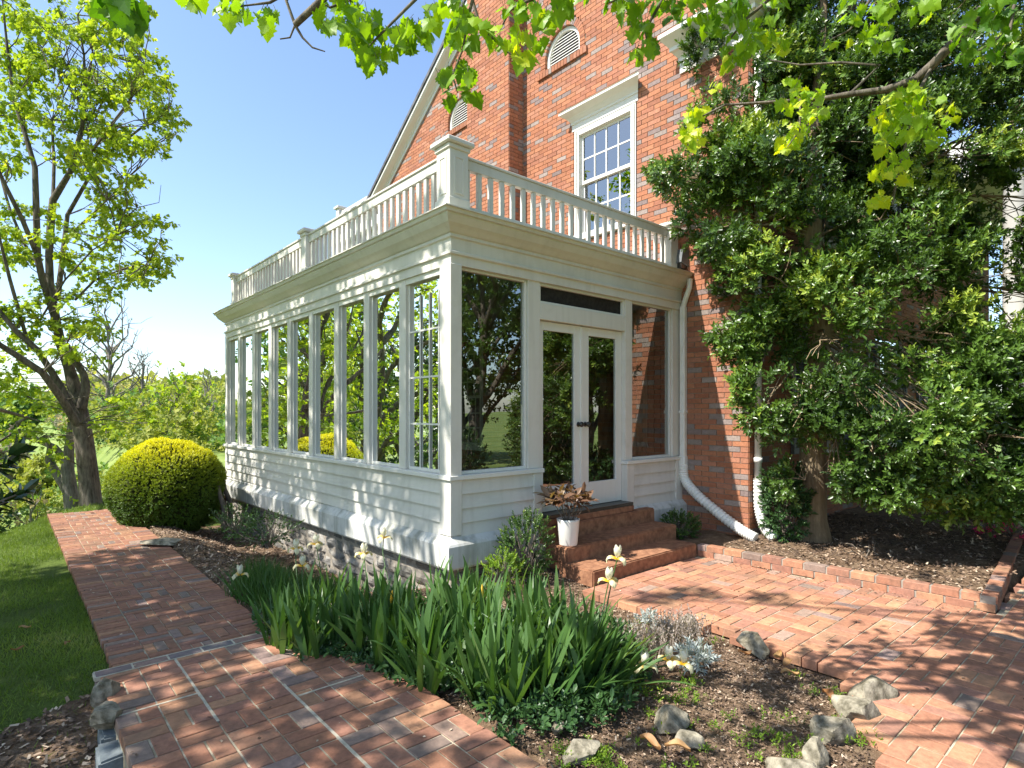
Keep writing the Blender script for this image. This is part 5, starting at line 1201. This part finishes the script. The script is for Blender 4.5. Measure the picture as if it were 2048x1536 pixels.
# hedge line beyond the road
P0=np.array([(x,29.5+.1*x+R_.gauss(0,.4),gz(x,29.5+.1*x)+R_.uniform(.1,.9)) for x in np.linspace(-16,4,700)]); P,A,N,S,t_=sprays(P0,rdir(len(P0)),6,.2,.18,1.2); hg=thing('hedge','low dark green hedge along the far side of the road','hedge',(-6,29,gz(-6,29))); leaves('foliage',P,A,N,S,'kite',M['dense'],hg,t_,1.2)
# ============================================================ MAGNOLIA at left edge
mg=thing('magnolia_branch','dark leathery magnolia leaves poking in at the left edge','shrub',(-5.9,-.6,gz(-5.9,-.6)))
mb=MB(); Cs=[];As=[]; root=np.array([-6.0,-.7,-.2])
for (px,py) in ((-30,985),(20,1000),(0,1010),(45,985),(10,930),(30,905),(-20,940),(-60,1000),(-40,900),(-80,960),(-10,1025),(-120,1000),(-110,900)):
    c=atd(px,py,3.4+R_.uniform(-.1,.25)); w=wob(root,c,6,.05); mb.tube(w,[.02,.018,.014,.011,.009,.007,.005],6,False); Cs.append(c-norm(w[-1]-w[-2])*.06); As.append(w[-1]-w[-2]+np.array([.06,0,.05]))
mb.build('stem',M['twig'],mg,True); P,A,N,S,t_=sprays(np.array(Cs),np.array(As),8,.07,.105,1.3); leaves('foliage',P,A,N,S,'oval',M['magnolia'],mg,t_,1.1)
# ============================================================ OVERHEAD MAPLE
om=thing('maple_tree','big maple overhanging from the upper right, its leafy branches hanging in front of the view','tree',(1.6,-8.2,-.07))
mb=MB(); root=np.array([1.6,-8.2,-.2])
trk=[root,root+np.array([0,0,.5]),root+np.array([-.05,.1,2.2]),root+np.array([.1,.5,4.0]),root+np.array([.2,.9,6.0]),root+np.array([.3,1.1,9.5])]
mb.tube(trk,[.34,.26,.22,.19,.14,.05],14)
def br(pts,n=7): return traced(mb,pts,n)
b0=br([(2120,-140,3.5,.045),(2010,-30,3.6,.036),(1930,60,3.7,.033),(1870,125,3.8,.03),(1830,160,3.85,.027),(1770,180,3.9,.023),(1700,188,4.0,.019),(1640,198,4.1,.015),(1560,203,4.2,.011),(1450,210,4.3,.008),(1400,235,4.3,.006),(1375,290,4.3,.004)])
mb.tube(wob(trk[3],b0[0],5,.04),[.10,.09,.08,.07,.06,.045],8)
b1=br([(1700,188,4.0,.012),(1760,130,3.9,.010),(1680,125,4.0,.008),(1600,130,4.1,.006),(1540,120,4.2,.004)])
b2=br([(1860,140,3.8,.012),(1830,200,3.7,.010),(1820,260,3.7,.009),(1800,330,3.7,.007),(1785,410,3.7,.004)])
b3=br([(1600,198,4.1,.008),(1600,260,4.0,.006),(1570,300,4.0,.003)])
hi=[br([(1250,-120,2.9,.02),(1150,-50,2.9,.014),(1080,-10,2.9,.010),(1020,20,2.9,.006),(1000,60,2.9,.004)]),
 br([(1080,-120,2.8,.016),(980,-40,2.8,.012),(945,0,2.8,.008),(960,50,2.8,.007),(1000,90,2.8,.005),(1045,130,2.8,.003)]),
 br([(960,-60,2.7,.012),(940,20,2.7,.007),(925,100,2.7,.005),(905,150,2.7,.004),(915,185,2.7,.003)]),
 br([(900,-80,2.7,.012),(830,0,2.7,.008),(780,50,2.7,.006),(740,90,2.7,.004),(720,110,2.7,.003)]),
 br([(620,-60,2.6,.012),(572,0,2.6,.008),(590,50,2.6,.007),(605,75,2.6,.005),(625,95,2.6,.004),(650,103,2.6,.0025)]),
 br([(590,50,2.6,.005),(580,75,2.6,.004),(560,78,2.6,.003)],5),
 br([(760,-60,2.7,.010),(700,0,2.7,.007),(660,15,2.7,.005),(640,5,2.7,.003)],6),
 br([(600,-30,2.6,.009),(540,5,2.6,.006),(500,10,2.6,.004),(460,15,2.6,.003)],6),
 br([(1400,-90,3.2,.014),(1330,-10,3.2,.010),(1290,60,3.2,.007),(1300,110,3.2,.004)]),
 br([(1300,-60,3.2,.010),(1250,-10,3.2,.006),(1210,10,3.2,.004)]),
 br([(1650,-90,3.6,.018),(1560,-20,3.6,.012),(1490,40,3.6,.008),(1450,90,3.6,.005)]),
 br([(1800,-80,3.6,.015),(1740,0,3.6,.010),(1700,60,3.6,.007),(1660,80,3.6,.004)]),
 br([(2040,-60,3.5,.012),(2020,60,3.5,.009),(1960,100,3.5,.006),(1920,110,3.5,.003)]),
 br([(260,-60,2.5,.009),(240,-10,2.5,.006),(232,15,2.5,.003)])]
for w in hi: mb.tube(wob(trk[4],w[0],7,.05,.06),[.06,.05,.045,.035,.03,.024,.02,.014],7,False)
ML=[]
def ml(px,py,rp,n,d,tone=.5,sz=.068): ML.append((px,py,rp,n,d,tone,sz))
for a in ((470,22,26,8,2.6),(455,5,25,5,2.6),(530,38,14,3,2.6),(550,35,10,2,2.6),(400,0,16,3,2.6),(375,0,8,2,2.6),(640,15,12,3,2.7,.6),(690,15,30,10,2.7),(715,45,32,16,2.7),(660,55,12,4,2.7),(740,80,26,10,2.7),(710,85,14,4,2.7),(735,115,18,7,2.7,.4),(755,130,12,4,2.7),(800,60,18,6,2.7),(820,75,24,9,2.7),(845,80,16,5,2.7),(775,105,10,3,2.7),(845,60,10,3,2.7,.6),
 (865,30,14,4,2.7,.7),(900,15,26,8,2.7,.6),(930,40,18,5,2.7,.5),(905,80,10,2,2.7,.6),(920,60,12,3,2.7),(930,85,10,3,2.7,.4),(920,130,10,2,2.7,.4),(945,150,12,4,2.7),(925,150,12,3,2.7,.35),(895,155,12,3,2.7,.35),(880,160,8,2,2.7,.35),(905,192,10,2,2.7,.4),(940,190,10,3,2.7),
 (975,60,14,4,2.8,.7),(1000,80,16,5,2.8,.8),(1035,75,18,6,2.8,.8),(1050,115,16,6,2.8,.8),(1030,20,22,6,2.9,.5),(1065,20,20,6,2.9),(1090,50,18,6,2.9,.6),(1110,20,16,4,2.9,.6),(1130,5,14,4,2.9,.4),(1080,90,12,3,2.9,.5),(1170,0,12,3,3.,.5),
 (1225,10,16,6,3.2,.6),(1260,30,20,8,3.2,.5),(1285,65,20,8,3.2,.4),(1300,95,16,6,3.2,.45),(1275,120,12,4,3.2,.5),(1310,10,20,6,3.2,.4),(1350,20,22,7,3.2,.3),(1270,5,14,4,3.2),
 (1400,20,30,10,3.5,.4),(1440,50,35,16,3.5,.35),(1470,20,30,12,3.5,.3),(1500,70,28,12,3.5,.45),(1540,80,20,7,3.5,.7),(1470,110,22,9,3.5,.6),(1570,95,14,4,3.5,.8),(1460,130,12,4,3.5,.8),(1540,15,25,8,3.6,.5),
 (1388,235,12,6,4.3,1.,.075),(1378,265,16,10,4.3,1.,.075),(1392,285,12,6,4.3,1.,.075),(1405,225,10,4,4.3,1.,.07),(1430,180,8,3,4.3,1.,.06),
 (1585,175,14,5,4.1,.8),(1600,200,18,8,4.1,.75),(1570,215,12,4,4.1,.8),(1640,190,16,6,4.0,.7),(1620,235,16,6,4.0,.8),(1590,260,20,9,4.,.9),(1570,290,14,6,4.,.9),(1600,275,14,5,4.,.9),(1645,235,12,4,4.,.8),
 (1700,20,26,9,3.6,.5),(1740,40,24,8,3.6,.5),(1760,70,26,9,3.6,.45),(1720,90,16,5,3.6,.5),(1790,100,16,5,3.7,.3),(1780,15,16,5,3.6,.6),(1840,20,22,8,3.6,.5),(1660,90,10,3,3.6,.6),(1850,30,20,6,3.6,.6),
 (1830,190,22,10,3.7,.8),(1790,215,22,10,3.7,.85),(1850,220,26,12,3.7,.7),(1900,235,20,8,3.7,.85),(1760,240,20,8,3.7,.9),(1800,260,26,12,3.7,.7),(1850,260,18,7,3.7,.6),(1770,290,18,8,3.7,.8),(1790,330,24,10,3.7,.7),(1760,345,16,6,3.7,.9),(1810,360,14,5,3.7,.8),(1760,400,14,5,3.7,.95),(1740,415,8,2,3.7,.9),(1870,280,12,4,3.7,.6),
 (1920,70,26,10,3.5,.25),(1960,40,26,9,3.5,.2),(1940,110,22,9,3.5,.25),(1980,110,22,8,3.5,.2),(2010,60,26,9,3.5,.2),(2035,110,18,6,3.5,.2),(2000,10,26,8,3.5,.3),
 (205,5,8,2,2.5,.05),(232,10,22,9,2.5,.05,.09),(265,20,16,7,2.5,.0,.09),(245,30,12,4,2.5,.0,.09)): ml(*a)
P=[];A=[];N=[];S=[];TT=[]
for (px,py,rp,n_,d,tone,sz) in ML:
    n_=int(n_*1.9)+1
    for k in range(n_):
        a=R_.uniform(0,6.28); rr=rp*math.sqrt(R_.random())*1.15; p=atd(px+rr*math.cos(a),py+rr*math.sin(a)-8,d+R_.gauss(0,.14))
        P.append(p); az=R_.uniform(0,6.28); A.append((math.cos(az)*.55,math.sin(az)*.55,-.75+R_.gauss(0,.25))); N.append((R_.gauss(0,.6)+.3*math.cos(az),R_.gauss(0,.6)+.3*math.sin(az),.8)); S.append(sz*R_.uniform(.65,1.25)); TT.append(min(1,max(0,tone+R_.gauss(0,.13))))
        if k%2==0: mb.tube([p,p+np.array([R_.gauss(0,.015),R_.gauss(0,.015),.035])],.0012,4,False)
# crown above the frame and behind: casts the dapples
def target(x,y,z0,zc): s=np.array(SUN); return np.array([x,y,z0])+s*((zc-z0)/s[2])
shade=[]
for (x,y,zc,r,n_) in ((1.9,-3.75,3.9,.4,90),(2.6,-4.0,4.2,.5,110),(.6,-4.1,3.8,.3,40),(1.4,-4.4,4.5,.8,260),(1.25,-3.65,4.2,.38,110),(1.9,-4.0,4.4,.5,190),(2.6,-4.3,4.5,.5,180),(3.2,-3.9,4.6,.5,150),(1.0,-4.1,4.2,.5,160),(2.1,-3.45,4.4,.3,70),(2.6,-4.7,4.6,.9,240),(-.1,-3.1,3.7,.22,30),(-.6,-2.7,3.9,.3,50),(.3,-2.9,4.0,.22,30),(1.55,-1.6,8.0,.22,40),(1.15,-1.45,8.2,.22,40),(1.9,-2.1,8.1,.2,30),(-.9,-3.6,4.2,.3,40)):
    c=target(x,y,0,zc); shade.append((c,r,n_))
for (c,r,n_) in shade:
    q,dd=inblob(c,(r,r,r*.55),n_,.1)
    ux,uy,ud=pxof(c)
    mb.tube(wob(trk[4],c,6,.05,.04),[.05,.045,.04,.03,.025,.02,.012],6,False)
    for p in q:
        qx,qy,qd=pxof(p)
        if qd>0 and qy>-30 and -40<qx<2090: continue
        az=R_.uniform(0,6.28); P.append(p); A.append((math.cos(az),math.sin(az),-.5)); N.append((R_.gauss(0,.3),R_.gauss(0,.3),1)); S.append(R_.uniform(.07,.12)); TT.append(R_.uniform(.2,.7))
mb.build('trunk',M['bark'],om,True)
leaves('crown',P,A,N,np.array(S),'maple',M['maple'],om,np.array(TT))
# shade maple left of the frame
sm=thing('maple_tree','maple standing left of the view whose crown shades the lawn and path','tree',(-7.2,1.5,gz(-7.2,1.5)))
mb=MB(); rt=np.array([-7.2,1.5,gz(-7.2,1.5)-.2]); tk=[rt,rt+np.array([0,0,.4]),rt+np.array([.1,.1,3]),rt+np.array([.3,.2,6]),rt+np.array([.4,.4,10])]; mb.tube(tk,[.36,.28,.23,.16,.06],12)
P=[];A=[];N=[];S=[]
TG=[]
for (x,y,n_,r,zc) in ((-3.2,-.6,420,1.0,6.2),(-3.4,.9,460,1.1,6.5),(-3.0,2.3,420,1.0,6.8),(-4.4,.2,420,1.2,6.0),(-4.4,2.0,420,1.2,6.2),(-2.0,-1.4,300,.75,6.6),(-2.1,.4,330,.8,6.8),(-2.0,1.8,330,.8,7.0),(-2.0,3.2,300,.8,7.2),(-1.1,-.8,150,.5,7.0),(-2.7,-2.4,330,.9,6.3),(-1.6,-2.6,140,.5,6.6),(-3.3,-2.4,300,1.,6.),(-3.4,3.3,160,.8,7.0),(-1.1,.9,230,.7,7.3),(-1.0,2.3,240,.7,7.4),(-1.0,3.7,220,.7,7.6)):
    TG.append((target(x,y,0,zc),r,n_))
for (y,z,n_,r,zc) in ((.6,2.4,90,.5,8.2),(1.6,1.2,120,.55,8.2),(2.4,2.6,120,.6,8.6),(3.4,1.5,150,.65,8.8),(4.2,3.0,120,.6,9.),(5.2,1.8,150,.7,9.2),(6.4,2.6,150,.7,9.4),(3.2,3.9,70,.45,9.5),(5.4,3.9,90,.5,9.8),(1.9,3.9,40,.35,9.0),(.5,1.0,60,.4,8.0),(6.3,.8,90,.6,8.8),(.5,1.6,90,.5,8.3),(1.4,2.3,90,.5,8.6),(2.6,1.0,130,.6,8.4),(4.4,.9,120,.6,8.8),(2.9,3.1,80,.5,9.),(.9,3.2,60,.4,9),(.7,.9,130,.5,8.2),(1.7,1.9,130,.5,8.5),(2.4,.5,130,.5,8.4),(3.3,2.4,130,.5,8.8),(3.9,.6,120,.5,8.6),(5.0,.7,120,.5,8.8),(5.8,2.8,100,.5,9.3),(.3,3.45,60,.3,9.),(4.6,3.7,80,.5,9.4)):
    TG.append((target(0,y,z,zc),r,n_))
for (c,r,n_) in TG:
    n_=int(n_*(1.9 if c[1]>1.5 else 1.25)); q,dd=inblob(c,(r*1.1,r*1.1,r*.6),n_,.1); mb.tube(wob(tk[R_.choice([2,3])],c,6,.06,.05),[.06,.05,.04,.035,.03,.02,.012],6,False)
    for p in q:
        qx,qy,qd=pxof(p)
        if qd>.5 and qy>-30 and -30<qx<2090: continue
        az=R_.uniform(0,6.28); P.append(p); A.append((math.cos(az),math.sin(az),-.4)); N.append((R_.gauss(0,.35),R_.gauss(0,.35),1)); S.append(R_.uniform(.09,.15))
mb.build('trunk',M['bark'],sm,True); leaves('crown',P,A,N,np.array(S),'maple',M['maple'],sm,rng.random(len(P)))
# trees seen only in the window reflections / beyond the frame on the left slope
def sidetree(lab,x,y,H_,R0,mat,nl,leaf,bark='bark'):
    b=np.array([x,y,gz(x,y)]); o=thing('spring_tree',lab,'tree',b,'trees beside the view'); mb=MB(); tk=wob(b-np.array([0,0,.3]),b+np.array([.3,.2,H_*.8]),6,.03); r0=H_*.016+.05; mb.tube(tk,[r0*(1-.13*i) for i in range(7)],9,False); tips=[]
    for k in range(13):
        z=.25+.7*k/13; a=k*2.4; ext=R0*R_.uniform(.6,1.0); e=b+np.array([math.cos(a)*ext,math.sin(a)*ext,H_*min(1.,z+.15)]); w=wob(tk[min(6,int(z*7))],e,6,.07,.04); mb.tube(w,[r0*.5*(1-.13*i) for i in range(7)],6,False); tips+=w[2:]
        for q in range(5):
            w2=wob(w[R_.randint(2,6)],w[R_.randint(3,6)]+np.array([R_.gauss(0,.3),R_.gauss(0,.3),R_.gauss(.15,.25)])*R0*.6,4,.1); mb.tube(w2,[r0*.14,r0*.11,r0*.08,r0*.06,r0*.04],4,False); tips+=w2[2:]
    mb.build('trunk',M[bark],o,True); tp=np.array(tips); ns=nl//7; P0=tp[rng.integers(0,len(tp),ns)]+rng.normal(size=(ns,3))*R0*.10; P,A,N,S,t_=sprays(P0,rdir(ns),7,leaf*1.6,leaf,1.2); leaves('crown',P,A,N+np.array([0,0,.6]),S,'kite',M[mat],o,t_,1.4)
for a in (('leafy maple just outside the left edge of the view',-5.6,11.5,10,3.0,'maple_far',9000,.11),('tall leafy maple behind the first one left of the view',-6.5,18,13,3.8,'maple_far',9000,.13),('broad green tree on the slope beyond the leafy maples',-10,27,13,5,'far2',9000,.2),('dark green tree between the leafy maples',-8.5,14.5,9,2.8,'dense',9000,.13),('airy light green tree on the slope left of the maple',-9,9,9,3.0,'maple_far',5500,.12),('sparse spring tree further down the slope at left',-14,21,12,4.2,'maple_far',3500,.16),('yellow green tree on the lower left slope',-8,24,9,3.4,'far1',4000,.18),('broad green tree far left of the view',-20,15,12,5,'maple_far',4500,.18),('small round green tree left of the lawn',-12,9.5,6,2.4,'maple_far',4000,.12),('low yellow shrubby tree on the left slope',-15,31,8,4,'far1',4000,.2),('tall tree left of the lawn behind the viewer',-16,6,12,4.5,'maple_far',4000,.17)): sidetree(*a)
for a in (('dark evergreen right of the view behind the patio',9.5,-6.8,9,2.8,'holly',16000,.13),('dark leafy tree beyond the patio at right',13.5,-8.5,11,3.6,'far2',16000,.17),('dense dark tree right behind the viewer',8,-11,10,3.4,'holly',14000,.16),('dark evergreen far right of the house front',18,-6.5,11,3.6,'dense',13000,.2),('bushy dark tree behind the maple at right',4.5,-13,9,3.2,'dense',10000,.17)): sidetree(*a)
for a in (('glossy dark tree in the bed behind the patio outside the view',4.7,-5.9,7,2.1,'holly',15000,.08),('bushy evergreen behind the patio nearer the viewer',2.9,-7.6,6,1.9,'holly',11000,.09)): sidetree(*a)
puff('laurel_shrub','dark rounded shrub at the foot of the glossy tree outside the view','shrub',(4.0,-5.6,.6),(.9,.5,.7),700,'dense',.06,m=9,L=.12,base=(4.0,-5.6,-.05))
puff('laurel_shrub','rounded dark shrub at the right end of the patio outside the view','shrub',(6.6,-5.2,.7),(1.0,.7,.8),900,'dense',.07,m=9,L=.12,base=(6.6,-5.2,-.05))
